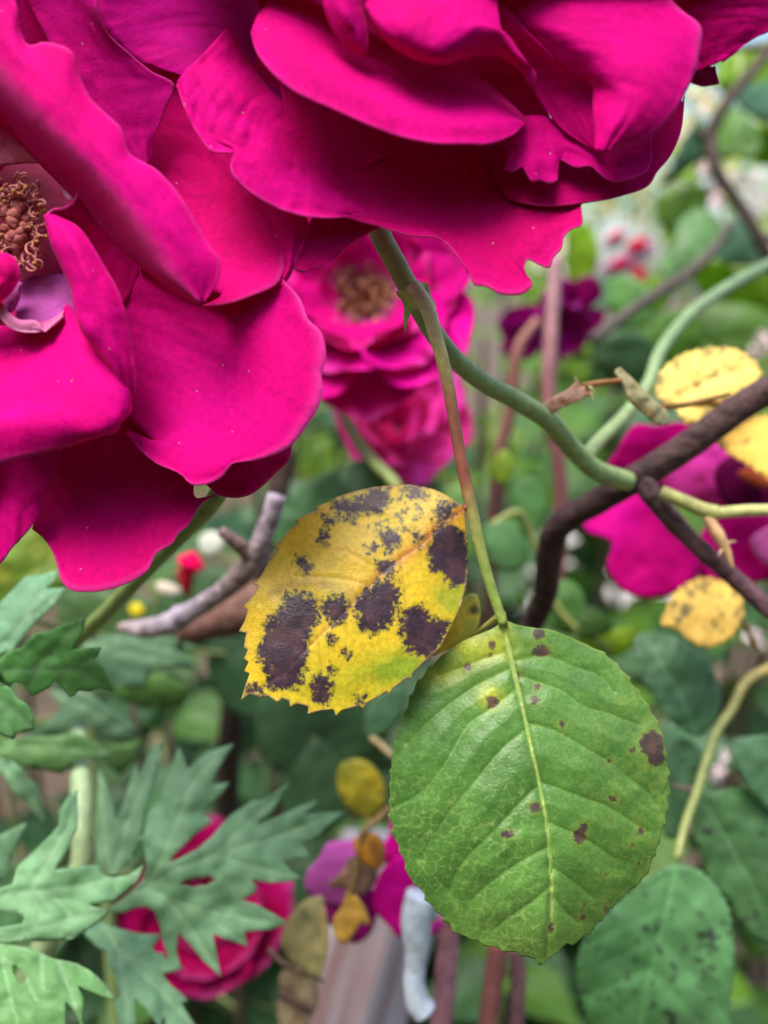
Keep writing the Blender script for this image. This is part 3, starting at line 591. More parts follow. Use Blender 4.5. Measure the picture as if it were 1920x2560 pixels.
def ycol(x, y, e):
    n1 = fbm(x/70, y/70, 1); n2 = fbm(x/9, y/9, 2, 3); n3 = fbm(x/22, y/22, 6, 3)
    c = np.ones((len(x), 1)) * lin(238, 206, 50)
    c = mixc(c, lin(232, 212, 60), sstep(.4, .75, n1) * .6)
    px, py = (x-550)*2.212, (y-1150)*2.212
    g = np.exp(-(((px-1000)/190)**2 + ((py-1150)/90)**2)) + .9*np.exp(-(((px-1280)/90)**2 + ((py-760)/90)**2)) + .35*np.exp(-(((px-700)/330)**2 + ((py-1250)/160)**2))
    c = mixc(c, lin(140, 175, 50), np.clip(g * (.55 + .7 * n3), 0, .85))
    dm, tm = seg_dist(x, y, ymid)
    c = mixc(c, lin(222, 150, 60), .65*np.exp(-(dm/16)**2) * sstep(.85, .3, tm) + .35*np.exp(-(dm/45)**2)*sstep(.5,.1,tm))
    arc, _ = seg_dist(x, y, C6((290,740),(400,690),(500,680),(620,700),(730,740)))
    c = mixc(c, lin(190, 150, 70), .6*np.exp(-(arc/14)**2)*(.5+n3))
    vz = np.full(len(x), 1e9)
    for v in (C6((1000,540),(1020,700),(1030,860)), C6((830,690),(640,650),(420,640)), C6((700,830),(700,1000),(690,1100)), C6((1120,460),(1000,350),(860,260)), C6((900,620),(700,500),(500,480)), C6((1180,400),(1230,600),(1240,800)), C6((540,980),(560,1150),(520,1330))):
        dv, _ = seg_dist(x, y, v); vz = np.minimum(vz, dv)
    c = mixc(c, lin(205, 150, 60), .45*np.exp(-(vz/2.6)**2)); c = mixc(c, lin(176, 110, 60), .6*np.exp(-(dm/2.6)**2))
    # black spot: dendritic edges
    wx = x + 16*(fbm(x/11, y/11, 31, 3)-.5)*2; wy = y + 16*(fbm(x/11+50, y/11, 37, 3)-.5)*2
    s = np.full(len(x), 1e9)
    for p in YD: s = np.minimum(s, sdf(wx, wy, p))
    den = s + 34*(np.abs(fbm(x/8, y/8, 41, 3)-.5)*2 - .30)
    dark = 1 - sstep(-2.5, 3.5, den); halo = 1 - sstep(0, 16, s)
    sp = np.exp(-(((px-1000)/330)**2 + ((py-270)/170)**2)); spk = sstep(.60, .66, fbm(x/10, y/10, 51, 3)*.75 + sp*.22)*sstep(.3,.6,sp)
    c = mixc(c, lin(120, 120, 45), halo*.55); c = mixc(c, lin(80, 84, 52), spk*.75)
    c = mixc(c, mixc(np.ones((len(x),1))*lin(70,52,66), lin(96,66,74), sstep(.4,.7,n3)), dark)
    c = mixc(c, lin(190, 150, 120), .7*(1-sstep(1.5, 7, e)) * sstep(.45,.6,n1+.12))
    rel = .10*np.exp(-(dm/7)**2) + .10*np.exp(-(vz/6)**2) - .35*(fbm(x/55, y/55, 61, 2)-.5) - .05*n2
    return c, rel
ydep_t = lambda x, y: ydep(x, y) - (y - 1450)/300*4.0
patch('leaflet', leafH, yo, ydep_t, ycol, M_LEAF, spacing=3.6, edge=4, solid=.00025)['label'] = 'yellow leaflet blotched with black spot'
tube('petiolule', leafH, F((1172,1240,143),(1166,1268,143),(1160,1272,143)), [.8,.6,.45], lin(170,90,80), M_STEM, n=10)
# ---- round green leaflet
go = C7((700,100),(760,120),(850,136),(930,146),(1020,180),(1110,222),(1200,272),(1270,340),(1330,420),(1390,500),(1430,570),(1470,660),(1490,780),(1500,900),(1496,990),(1480,1080),(1460,1160),(1430,1250),(1370,1365),(1290,1430),(1180,1540),(1110,1620),(1050,1662),(1000,1680),(955,1718),(915,1750),(875,1762),(840,1745),(790,1722),(700,1705),(600,1670),(480,1620),(410,1550),(330,1460),(295,1405),(250,1360),(212,1250),(175,1160),(150,1030),(150,920),(155,820),(162,760),(190,650),(222,560),(270,430),(320,360),(430,250),(520,192),(600,160),(660,132))
got = teeth(go, 40, 8, .10, .93, 3)
gmid = C7((690,60),(720,220),(745,330),(770,430),(800,560),(835,720),(860,830),(885,950),(905,1060),(920,1180),(930,1300),(935,1420),(930,1560),(920,1650),(912,1750))
GV = [C7((745,300),(900,275),(1050,330),(1180,380),(1235,450)), C7((765,370),(860,400),(980,445),(1090,520),(1220,560),(1350,610)), C7((810,600),(950,640),(1090,720),(1210,790),(1310,870),(1380,920),(1450,1000)), C7((880,890),(990,930),(1100,970),(1200,1005),(1290,1060),(1400,1130)), C7((912,1085),(1020,1130),(1120,1180),(1240,1260)), C7((928,1300),(1030,1370),(1120,1440)), C7((935,1450),(1000,1520),(1060,1570)),
 C7((745,330),(600,400),(450,500),(330,600),(230,700)), C7((770,430),(640,530),(540,600),(450,740),(380,850),(270,960),(165,1010)), C7((795,640),(700,720),(600,840),(500,960),(430,1050),(350,1170),(300,1260)), C7((860,915),(770,1000),(690,1090),(600,1180),(520,1260),(460,1350),(440,1420)), C7((918,1205),(810,1260),(720,1320),(620,1390),(540,1470)), C7((932,1390),(830,1480),(740,1540),(650,1610)), C7((735,250),(620,280),(500,330),(390,370))]
gdep_b = tps(np.vstack([C7((700,100,147.4),(770,430,145.9),(860,830,144.6),(920,1200,144.2),(930,1560,145),(890,1755,147)), C7((320,360,149.5),(155,900,150),(250,1350,150.5),(500,1620,150.5),(500,800,145.2),(480,1200,145.8)), C7((1100,222,148.4),(1390,500,148.8),(1500,900,149.2),(1380,1350,150),(1050,1662,150),(1150,700,145.2),(1200,1100,145.8))]))
gdep0 = lambda x, y: gdep_b(x, y) - (y - 1560)/800*6.0
GS = [(870,165,30,28),(885,245,42,28),(645,500,27,30),(1425,700,62,62),(1440,760,40,50),(1330,735,16,10),(1070,1150,30,38),(1090,1110,16,22),(720,1140,28,20),(850,1010,26,26),(1230,965,15,13),(1370,1130,15,14),(865,425,13,16),(525,330,17,19),(645,220,18,18),(635,275,11,11),(855,490,16,16),(985,605,14,20),(1328,1198,7,7),(1355,1280,8,8),(1092,1490,8,8),(1080,1546,16,11),(1195,1500,6,14),(930,1600,10,20),(1200,1335,8,8),(768,370,12,18),(1215,785,10,10)]
def gcol(x, y, e):
    px, py = (x-900)*1.9518, (y-1500)*1.9518
    n1 = fbm(x/90, y/90, 71); n2 = fbm(x/5, y/5, 72, 2); n3 = fbm(x/24, y/24, 73, 3)
    c = np.ones((len(x), 1)) * lin(82, 126, 56)
    c = mixc(c, lin(98, 144, 66), sstep(.35, .7, n1)); c = mixc(c, lin(140,165,76), .45*sstep(900, 1500, px)*sstep(.3,.7,n3) + .3*sstep(1350,1750,py))
    yl = np.exp(-(((px-560)/170)**2+((py-235)/75)**2)) + .75*np.exp(-(((px-640)/70)**2+((py-470)/60)**2)) + .7*np.exp(-(((px-380)/110)**2+((py-370)/50)**2)) + .6*np.exp(-(((px-690)/50)**2+((py-130)/90)**2))
    c = mixc(c, lin(200, 205, 66), np.clip(yl*(.5+.75*n3), 0, .9))
    dm, tm = seg_dist(x, y, gmid); vz = np.full(len(x), 1e9)
    for v in GV:
        dv, tv = seg_dist(x, y, hermite(v, 24)); vz = np.minimum(vz, dv + 2.0*tv)
    # fine net of veinlets
    wx = x*.8 + y*.25 + 12*(fbm(x/18, y/18, 75, 2)-.5)*2; wy = y*1.1 - x*.2 + 12*(fbm(x/18+9, y/18, 76, 2)-.5)*2
    G = 30.0; ix = np.floor(wx/G); iy = np.floor(wy/G); d1 = np.full(len(x), 1e9); d2 = d1.copy()
    for a in (-1,0,1):
        for b in (-1,0,1):
            jx, jy = ix+a, iy+b; qx = (jx+.1+.8*_hash(jx,jy,77))*G; qy = (jy+.1+.8*_hash(jx,jy,78))*G
            dd = np.hypot(wx-qx, wy-qy); u = dd < d1; d2 = np.where(u, d1, np.minimum(d2, dd)); d1 = np.where(u, dd, d1)
    net = np.exp(-((d2-d1)/2.3)**2)
    left = sstep(40, -40, (px-800)-(py-700)*.1); netw = (.07 + .33*left*sstep(600,1150,py)) * (.65 + .7*n3)
    c = mixc(c, lin(172, 196, 110), np.clip(net*netw, 0, 1)); c = mixc(c, lin(150, 184, 96), .45*np.exp(-(vz/2.4)**2))
    c = mixc(c, lin(182, 200, 112), .85*np.exp(-(dm/4.8)**2)*sstep(1.02,.75,tm) + .25*np.exp(-(dm/3)**2))
    c = c * (.88 + .24*n2)[:, None]
    s = np.full(len(x), 1e9); wx = px + 11*(fbm(x/8, y/8, 81, 3)-.5)*2; wy = py + 11*(fbm(x/8+30, y/8, 82, 3)-.5)*2
    for a, b, rx, ry in GS: s = np.minimum(s, (np.hypot((wx-a)/rx, (wy-b)/ry)-1)*min(rx, ry))
    s = s + 14*(np.abs(fbm(x/5, y/5, 83, 2)-.5)*2-.3)
    c = mixc(c, lin(150,160,60), .35*(1-sstep(0,22,s))); c = mixc(c, mixc(np.ones((len(x),1))*lin(72,52,60), lin(100,66,66), sstep(.4,.7,n3)), .92*(1-sstep(-4,5,s)))
    c = mixc(c, lin(150, 170, 80), .6*(1-sstep(0, 5, e)))
    rel = .5*np.exp(-(dm/10)**2) + .22*np.exp(-(vz/9)**2) - .5*(1-np.exp(-(vz/45)**2))*np.exp(-(np.maximum(0,45-e)/40)**2) + .03*net + .5*(fbm(x/60,y/60,85,2)-.5)
    return c, rel
patch('leaflet', leafH, got, gdep0, gcol, M_LEAF, spacing=3.6, edge=4, solid=.00025)['label'] = 'round green leaflet with a few dark spots'
tube('midrib', leafH, np.column_stack([hermite(gmid, 12), gdep0(*hermite(gmid, 12).T) + .62]), [.7,.6,.48,.4,.34,.28,.2,.1], [lin(160,178,94), lin(132,164,82), lin(118,152,72), lin(90,128,50)], M_STEM, n=50, sides=10)
# third leaflet half hidden behind the yellow one
o3 = C6((1290,850),(1340,760),(1410,740),(1440,830),(1420,930),(1350,1010),(1230,1060),(1180,1080),(1200,1000))
def c3f(x, y, e):
    c = flatc(lin(232,212,90), .12, 30, 91, lin(200,200,90))(x, y, e)
    return mixc(c, lin(70,66,60), .85*(1-sstep(8, 16, np.hypot(x-1184, y-1524)+8*(fbm(x/10,y/10,92)-.5))))
patch('leaflet', leafH, o3, bowl(o3, 156, 1, 1, 2), c3f, M_LEAF, spacing=8, smooth_n=60, solid=.00025)['label'] = 'small yellowish leaflet half hidden behind the others'
tube('petiolule', leafH, C6((1400,975,156),(1470,920,151),(1545,860,146.5)), [.45,.5,.6], lin(190,185,90), M_STEM, n=14)

# ------------------------------------------------------------------ stems and canes
stem1 = thing('rose_shoot', 'smooth green flower stem running from the full rose down to a dark cane', 'stem', P(1570, 1205, 182))
tube('stem', stem1, F((930,530,140),(950,585,141),(985,650,142),(1030,735,143.5),(1080,825,147),(1130,890,151),(1200,950,156),(1290,1000,162),(1375,1055,168),(1430,1120,174),(1490,1175,179),(1572,1204,184)), [1.75,1.7,1.7,1.7,1.65,1.7,1.8,1.9,2.0,2.0,2.1,2.0], [lin(166,184,128), lin(158,182,122), lin(160,186,122), lin(164,190,126), lin(168,190,124)], M_STEM, n=90)
tube('side_shoot', stem1, F((1460,1148,176),(1500,1100,190),(1560,1040,205),(1620,960,220),(1650,880,232),(1720,790,245),(1800,730,258),(1935,655,275)), [1.6,1.5,1.5,1.6,1.7,1.8,1.9], [lin(150,170,110), lin(130,155,110), lin(110,135,100)], M_STEM, n=50)
for o, d, c, c2 in ((C5((285,1005),(350,950),(430,905),(470,872),(480,895),(540,900),(530,930),(470,965),(390,1003),(312,1026)), 165, lin(240,196,172), lin(200,130,100)), (C5((652,822),(672,806),(702,832),(762,890),(832,960),(906,1040),(900,1080),(860,1082),(780,1022),(722,970),(682,880)), 168, lin(214,208,160), lin(190,164,116))):
    patch('dry_bract', stem1, o, bowl(o, d, 0, 0, 4, 2, 3), flatc(c, .2, 16, 5, c2), M_DRY, spacing=6, smooth_n=60, solid=.0006)
tube('dry_bract', stem1, C5((500,895,165.5),(580,880,167),(680,868,168)), [.7,.6,.5], lin(200,140,90), M_ANTHER, n=16)
for b, t in (((470,900),(455,845)), ((520,900),(560,930)), ((530,930),(545,970))):
    p, q = C5(b)[0], C5(t)[0]; thorn(stem1, (p[0], p[1], 165.5), (q[0], q[1], 165), .5, lin(220,210,150))
tube('dry_twig', stem1, C5((880,990,170),(980,985,171),(1090,960,172),(1200,930,173)), [.7,.6,.5,.3], lin(190,150,90), M_ANTHER, n=20)

cane = thing('rose_cane', 'thick dark brown woody cane forking behind the green stem', 'cane', P(1360, 1560, 240))
DKB = [lin(88,66,66), lin(74,54,56), lin(96,72,72)]
tube('cane', cane, F((1990,945,180),(1900,985,182),(1780,1070,184),(1680,1140,186),(1590,1195,188),(1480,1260,192),(1400,1310,198),(1375,1380,205),(1365,1480,215),(1320,1580,230),(1250,1720,250),(1180,1900,280)), [2.9,2.9,2.9,2.8,3.1,2.8,3.0,2.9,3.0,3.2,3.4,3.6], DKB, M_BARK, n=110, lump=.12)
tube('branch', cane, F((1605,1190,187),(1630,1240,186),(1680,1300,186),(1750,1370,186),(1830,1440,186),(1930,1530,186)), [2.2,2.1,1.9,2.0,1.9,1.9], [lin(96,74,78), lin(100,72,76), lin(118,84,92)], M_BARK, n=60, lump=.14, seed=3)
tube('side_shoot', cane, C5((870,1405,182),(960,1440,181),(1110,1500,180),(1140,1505,180)), [1.5,1.4,1.5,1.6], lin(190,190,116), M_STEM, n=24)
tube('side_shoot', cane, C5((1140,1505,180),(1250,1495,180),(1420,1490,180)), [1.2,1.2,1.2], lin(204,204,130), M_STEM, n=16)
tube('side_shoot', cane, C5((1090,1520,180),(1150,1620,179),(1190,1700,179),(1215,1775,179)), [1.0,1.3,.9,.3], lin(222,176,128), M_STEM, n=20)
for b, t in (((1180,1650),(1235,1640)), ((1170,1670),(1145,1715))):
    p, q = C5(b)[0], C5(t)[0]; thorn(cane, (p[0], p[1], 179), (q[0], q[1], 178), .5, lin(226,190,150))

def simple_stem(name, label, pts, radii, col, mat=M_STEM, lump=.08, side=(), cat='stem', n=50, group=None):
    pts = np.asarray(pts, float)
    t = thing(name, label, cat, P(*pts[-1]), group)
    tube('stem', t, pts, radii, col, mat, n=n, lump=lump, seed=len(label))
    for s in side: tube('side_twig', t, s[0], s[1], s[2], mat, n=26, lump=lump, seed=5)
    return t
simple_stem('rose_shoot', 'pale green rose stem slanting out below the open rose', F((600,1100,150),(545,1235,156),(470,1320,164),(380,1410,174),(250,1545,190),(100,1680,215)), [1.7,1.6,1.6,1.7,1.8,1.9], [lin(138,160,90), lin(140,162,96), lin(150,165,100)])
GR = [lin(170,156,170), lin(150,128,128), lin(176,164,180), lin(160,140,140)]
simple_stem('pruned_twig', 'grey pruned twig with a cut end and forked spur beside the yellow leaf', D4((1335,270,196),(1290,420,197),(1220,600,198),(1170,760,200),(1060,880,203),(900,1010,206),(720,1120,210),(560,1210,214),(380,1270,218),(140,1260,222)), [2.3,2.2,2.3,2.7,2.3,2.3,2.6,2.7,2.4,1.0], GR, M_BARK, .16, [(D4((1150,790,200),(1090,680,198),(1000,600,196),(905,535,195)), [1.8,1.7,1.5,1.1], [lin(150,120,116), lin(140,116,116)]), (D4((540,1230,214),(560,1150,213),(575,1100,212)), [1.6,1.1,.4], lin(176,166,186))], cat='twig')
simple_stem('old_cane', 'old brown cane lying behind the grey pruned twig', D4((560,1300,260),(800,1200,262),(1000,1130,264),(1300,1100,268),(1700,1020,275)), [4,7,8,7.5,7], [lin(120,86,76), lin(104,78,72)], M_BARK, .15, cat='cane')
simple_stem('rose_cane', 'dark upright cane in the shade behind the pruned twig', F((705,1120,330),(690,1250,330),(640,1420,332),(600,1620,338),(560,2100,380)), [4.5,4.5,4.5,5,5], [lin(70,54,50), lin(60,48,44)], M_BARK, .12, cat='cane')
simple_stem('thin_branch', 'thin dark branch arching among the lit leaves', F((1480,850,330),(1560,790,335),(1640,735,340),(1750,660,350),(1830,560,365)), [2.3,2.3,2.4,2.2,1.6], [lin(92,84,80), lin(84,80,70)], M_BARK, cat='branch')
simple_stem('forked_branch', 'dark forked branch hung with pale blossom against the bright gaps', F((1950,90,420),(1880,180,420),(1810,270,425),(1780,330,430),(1790,420,432),(1840,500,436),(1895,590,440),(1960,720,450)), [2.6,2.8,3.0,3.4,3.2,3.2,3.4,3.0], [lin(96,84,76), lin(88,74,70)], M_BARK, .12, [(F((1940,120,420),(1880,118,420),(1820,125,424)), [2.0,2.0,1.4], lin(110,110,86)), (F((1785,340,430),(1740,330,432),(1700,360,440)), [2,1.5,.8], lin(96,84,76))], cat='branch')
simple_stem('rose_shoot', 'reddish brown upright stem with a dark joint behind the green stem', F((1388,640,300),(1382,760,300),(1375,880,300),(1372,1000,302),(1392,1110,305),(1402,1230,310),(1390,1500,320)), [2.4,2.4,2.7,2.3,2.5,2.6,2.8], [lin(170,130,136), lin(150,96,100), lin(120,74,78)], M_STEM, .1)
simple_stem('rose_shoot', 'brown stem forking up to the purple faded rose', F((1345,800,330),(1300,860,330),(1285,930,332),(1275,1030,336),(1250,1130,340),(1235,1280,350),(1220,1600,370)), [1.8,2.4,2.6,2.7,2.9,3.0,3.0], [lin(150,100,90), lin(120,80,80), lin(96,74,70)], M_STEM, .1)
simple_stem('rose_shoot', 'slender green stem of the pink rose behind the yellow leaf', F((845,1000,275),(880,1080,270),(930,1150,262),(990,1215,255),(1020,1300,258)), [1.6,1.6,1.7,1.7,1.6], [lin(130,150,84), lin(150,165,100)])
simple_stem('peeled_twig', 'bare twig peeled white hanging by the wooden post', E4((1110,1330,205),(1070,1480,205),(1070,1700,206),(1055,1950,207),(1075,2050,207),(1125,2130,207)), [4.0,3.6,3.2,2.4,2.7,3.0], lin(206,216,232), M_STEM, .04, [(E4((1090,1420,205),(1130,1455,205),(1200,1470,206)), [2.2,1.8,1.4], lin(180,180,180))], cat='twig')
for i, (a, lab, c) in enumerate(((E6((60,930,230),(60,1080,230),(40,1350,228),(10,1690,226),(-40,2000,226)), 'pinkish brown stem next to the peeled white twig', lin(164,112,124)), (E6((400,1120,236),(380,1300,236),(330,1690,234),(290,2000,234)), 'reddish stem below the tip of the round green leaf', lin(140,86,84)), (E6((520,1150,244),(540,1300,244),(525,1690,242),(520,2000,242)), 'thinner purple-brown stem right of the reddish one', lin(124,90,96)))):
    simple_stem('rose_shoot', lab, a, [2.8 - .3*i]*3, [c*1.1, c*.9, c], M_STEM, .1)
# ------------------------------------------------------------------ wooden post
def wood_mat():
    m, nt, N, L = nmat('weathered_painted_wood'); out = N.new('ShaderNodeOutputMaterial'); b = N.new('ShaderNodeBsdfPrincipled'); b.inputs['Roughness'].default_value = .7
    tc = N.new('ShaderNodeTexCoord'); mp = N.new('ShaderNodeMapping'); mp.inputs['Scale'].default_value = (60, 60, 5)
    L.new(tc.outputs['Object'], mp.inputs[0]); nz = N.new('ShaderNodeTexNoise'); nz.inputs['Scale'].default_value = 1.6; nz.inputs['Detail'].default_value = 8; L.new(mp.outputs[0], nz.inputs[0])
    cr = N.new('ShaderNodeValToRGB'); e = cr.color_ramp.elements; e[0].position = .38; e[0].color = (*lin(150,118,118), 1); e[1].position = .62; e[1].color = (*lin(204,200,212), 1)
    L.new(nz.outputs['Fac'], cr.inputs[0]); L.new(cr.outputs[0], b.inputs['Base Color'])
    bp = N.new('ShaderNodeBump'); bp.inputs['Strength'].default_value = .5; bp.inputs['Distance'].default_value = .002; L.new(nz.outputs['Fac'], bp.inputs['Height']); L.new(bp.outputs[0], b.inputs['Normal'])
    L.new(b.outputs[0], out.inputs[0]); return m
top = P(1000, 2110, 360); top2 = P(800, 2760, 345); ax = top2 - top; ax /= np.linalg.norm(ax); Lp = top[2] / -ax[2]
zz = Vector(-ax); yy = Vector(FWD) - Vector(FWD).dot(zz) * zz; yy.normalize(); xx = yy.cross(zz); rot = Matrix((xx, yy, zz)).transposed().to_4x4() @ Matrix.Rotation(math.radians(-38), 4, 'Z')
import bmesh
bm = bmesh.new(); bmesh.ops.create_cube(bm, size=1.0); bmesh.ops.scale(bm, vec=(.036, .036, Lp + .05), verts=bm.verts); bmesh.ops.translate(bm, vec=(0, 0, -(Lp + .05) / 2), verts=bm.verts)
bmesh.ops.bevel(bm, geom=[e for e in bm.edges], offset=.003, segments=2, affect='EDGES', profile=.6)
me = bpy.data.meshes.new('wooden_post'); bm.to_mesh(me); bm.free()
post = link('wooden_post', me, wood_mat()); post.matrix_world = Matrix.Translation(Vector(top)) @ rot
tag(post, 'weathered wooden stake with faded paint leaning below the pink petals', 'post')

# ------------------------------------------------------------------ mugwort at the lower left
HG = lin(104, 142, 106); HG2 = lin(118, 162, 116); HD = lin(82, 118, 84)
def herb(parent, outline, d, veins=(), col=HG, tx=0, ty=0, curl=2.5, wav=2.0, seed=0, holes=(), spacing=9, label=None):
    bo = bowl(outline, d, tx, ty, curl, wav, seed)
    def cf(x, y, e):
        n1 = fbm(x/60, y/60, seed+100); n2 = fbm(x/12, y/12, seed+101, 2)
        c = np.ones((len(x),1))*np.asarray(col)*1.25*(.8+.4*n1)[:,None]*(.92+.16*n2)[:,None]
        v = np.full(len(x), 1e9)
        for w_ in veins: v = np.minimum(v, seg_dist(x, y, w_)[0])
        if len(veins):
            c = mixc(c, lin(150,184,140), .7*np.exp(-(v/4.5)**2)); return c, .35*np.exp(-(v/10)**2)
        return c
    o = patch('leaf', parent, outline, bo, cf, M_HERB, spacing=spacing, holes=holes, solid=.0003)
    if label: o['label'] = label
    return o
mug1 = thing('mugwort_plant', 'mugwort with broad deeply cut grey-green leaves over crimson petals', 'herb', P(60, 2760, 200), 'mugwort plants')
W1 = E1((180,1112),(260,1055),(330,995),(372,950),(395,860),(372,700),(400,560),(470,470),(490,400),(530,290),(560,220),(585,160),(612,212),(640,292),(690,240),(760,190),(912,140),(862,222),(822,290),(790,385),(885,368),(842,440),(780,500),(725,560),(790,600),(690,672),(620,740),(545,815),(530,845),(600,815),(700,762),(780,692),(840,622),(900,560),(960,520),(1030,475),(1075,478),(1140,440),(1240,372),(1182,480),(1130,550),(1045,628),(1100,602),(1180,570),(1300,512),(1410,475),(1372,540),(1335,562),(1450,550),(1582,545),(1500,600),(1440,650),(1425,682),(1315,735),(1342,772),(1362,812),(1280,822),(1205,838),(1245,892),(1325,942),(1200,962),(1120,965),(1010,945),(1050,985),(1035,1025),(955,1068),(1040,1090),(1150,1150),(1232,1205),(1130,1240),(975,1256),(995,1342),(900,1310),(785,1268),(812,1400),(834,1522),(735,1430),(652,1330),(582,1258),(572,1370),(600,1476),(492,1502),(520,1400),(495,1330),(478,1230),(440,1130),(400,1108),(330,1112),(260,1142),(190,1152))
herb(mug1, W1, 190, [E1((180,1130),(380,1000),(560,890),(800,800),(1080,720),(1500,570)), E1((380,1000),(600,1080),(850,1160),(1200,1205)), E1((400,960),(480,840),(560,650),(640,420),(800,230)), E1((520,1060),(650,1220),(810,1480)), E1((800,800),(1000,860),(1250,930)), E1((800,800),(1000,600),(1180,440)), E1((640,1100),(800,1190),(960,1310))], HG, 3, -7, 4, 3, 1, [E1((580,972),(650,945),(760,925),(815,945),(740,985),(660,992))], spacing=8)
W2 = E1((100,850),(95,700),(100,500),(110,285),(150,360),(180,440),(202,520),(216,595),(250,520),(280,420),(318,300),(340,258),(355,330),(390,240),(430,160),(492,122),(470,250),(450,350),(420,450),(390,560),(370,680),(340,780),(270,860),(200,928),(150,900))
herb(mug1, W2, 200, [E1((180,900),(150,700),(118,320)), E1((200,900),(290,600),(470,160))], HG*.92, 1, -6, 2, 2, 2)
W3 = E3((-60,1070),(0,1062),(100,1030),(150,880),(280,760),(420,620),(490,540),(492,430),(560,310),(640,240),(645,560),(560,750),(452,908),(700,876),(830,868),(832,940),(930,976),(1060,960),(1192,868),(1152,990),(1090,1062),(950,1170),(722,1200),(912,1252),(862,1312),(750,1392),(620,1480),(400,1500),(200,1500),(0,1530),(-60,1540),(-60,1400),(180,1360),(205,1310),(150,1270),(-60,1255))
herb(mug1, W3, 172, [E3((-60,1160),(100,1100),(250,1090),(700,1040),(1120,930)), E3((250,1090),(360,900),(560,560),(630,300)), E3((400,1090),(480,1180),(560,1260)), E3((240,1100),(340,1260)), E3((-60,1520),(200,1440),(500,1340),(880,1260))], HG2*.92, 2, -6, 4, 4, 3)
W4 = E3((-60,1520),(250,1558),(420,1640),(640,1692),(742,1740),(850,1840),(962,1992),(850,1962),(700,1900),(640,1868),(692,1970),(690,2230),(600,2062),(542,2000),(545,2230),(300,2280),(-60,2280))
herb(mug1, W4, 160, [E3((-60,1530),(250,1580),(640,1690),(800,1800),(950,1985)), E3((20,1640),(60,1850),(160,2230)), E3((340,1640),(360,1900)), E3((480,1680),(600,1980),(690,2200)), E3((30,1640),(200,1760),(300,2000))], lin(92,136,80), 2, -4, 3, 4, 4, [E3((95,1700),(160,1720),(215,1790),(220,1830),(160,1870),(130,1800))])
W5 = E3((842,1338),(900,1370),(1000,1402),(1150,1442),(1345,1450),(1262,1560),(1300,1600),(1352,1602),(1400,1700),(1532,1722),(1345,1780),(1430,1880),(1500,1932),(1562,2002),(1502,2012),(1640,2230),(1382,2260),(1360,2120),(1335,2230),(1200,2060),(1112,1970),(1132,2240),(992,2240),(952,2000),(1000,1962),(960,1800),(900,1700),(898,1600),(800,1550),(700,1450),(740,1390))
herb(mug1, W5, 186, [E3((840,1360),(980,1560),(1220,1820),(1600,2200)), E3((980,1560),(1040,1900),(1060,2220)), E3((1060,1640),(1300,1720),(1500,1725))], HG*1.05, 2, -9, 3, 3, 5)
W13 = E3((-60,640),(0,620),(220,518),(200,600),(120,760),(62,860),(100,922),(0,1002),(-60,1020))
herb(mug1, W13, 190, [], HG*.9, 0, 0, 2, 2, 13)
tube('stem', mug1, np.vstack([E2((590,1050,250),(612,1290,242),(625,1500,230),(640,1750,216),(650,2000,210)), E3((672,560,207),(690,760,206),(500,1250,204),(120,2050,202),(-100,2800,200))]), [2.2,2.4,2.5,2.6,2.6,2.7,2.8,3.0], [lin(140,168,130), lin(160,180,132), lin(150,172,116)], M_STEM, n=60)
mug2 = thing('mugwort_plant', 'mugwort with bright green crinkled leaves under the left rose', 'herb', P(-160, 1900, 170), 'mugwort plants')
W6 = E2((-60,800),(0,782),(60,722),(160,702),(272,580),(400,562),(420,540),(490,512),(560,500),(650,452),(682,430),(660,540),(602,680),(560,712),(700,690),(802,690),(772,760),(742,790),(812,840),(852,930),(892,1032),(800,1012),(712,1036),(622,1030),(592,1070),(552,1082),(500,1022),(432,950),(400,1002),(272,1072),(222,1042),(172,972),(112,962),(80,1002),(0,960),(-60,960))
herb(mug2, W6, 158, [E2((-60,880),(250,870),(600,860),(880,1025)), E2((250,870),(420,720),(670,450)), E2((300,870),(240,980)), E2((480,860),(540,1050)), E2((600,860),(780,720))], lin(104,160,88), -2, 2, 3, 4, 6)
W7 = E2((-60,400),(0,342),(110,230),(205,130),(330,120),(462,78),(442,160),(362,232),(522,220),(472,312),(362,420),(300,472),(202,580),(160,662),(60,732),(-60,790))
herb(mug2, W7, 176, [E2((-60,760),(150,540),(330,260),(450,90)), E2((180,500),(360,360),(510,230))], HG2*np.array([.95,1,1.15]), 0, -4, 3, 4, 7)
W8 = E2((-60,950),(80,1008),(142,1100),(202,1130),(252,1180),(272,1250),(267,1342),(182,1360),(132,1372),(110,1417),(0,1372),(-60,1350))
herb(mug2, W8, 156, [E2((-60,1060),(100,1180),(260,1330)), E2((60,1140),(40,1300))], lin(110,164,100), -1, 1, 3, 3, 8)
tube('stem', mug2, E2((-80,880,160),(-140,1400,164),(-200,2300,176),(-240,3400,200)), [1.6,2.2,2.6,3.0], lin(140,170,110), M_STEM, n=30)
mug3 = thing('mugwort_plant', 'darker mugwort spray with long narrow lobes in the shade behind', 'herb', P(300, 2700, 260), 'mugwort plants')
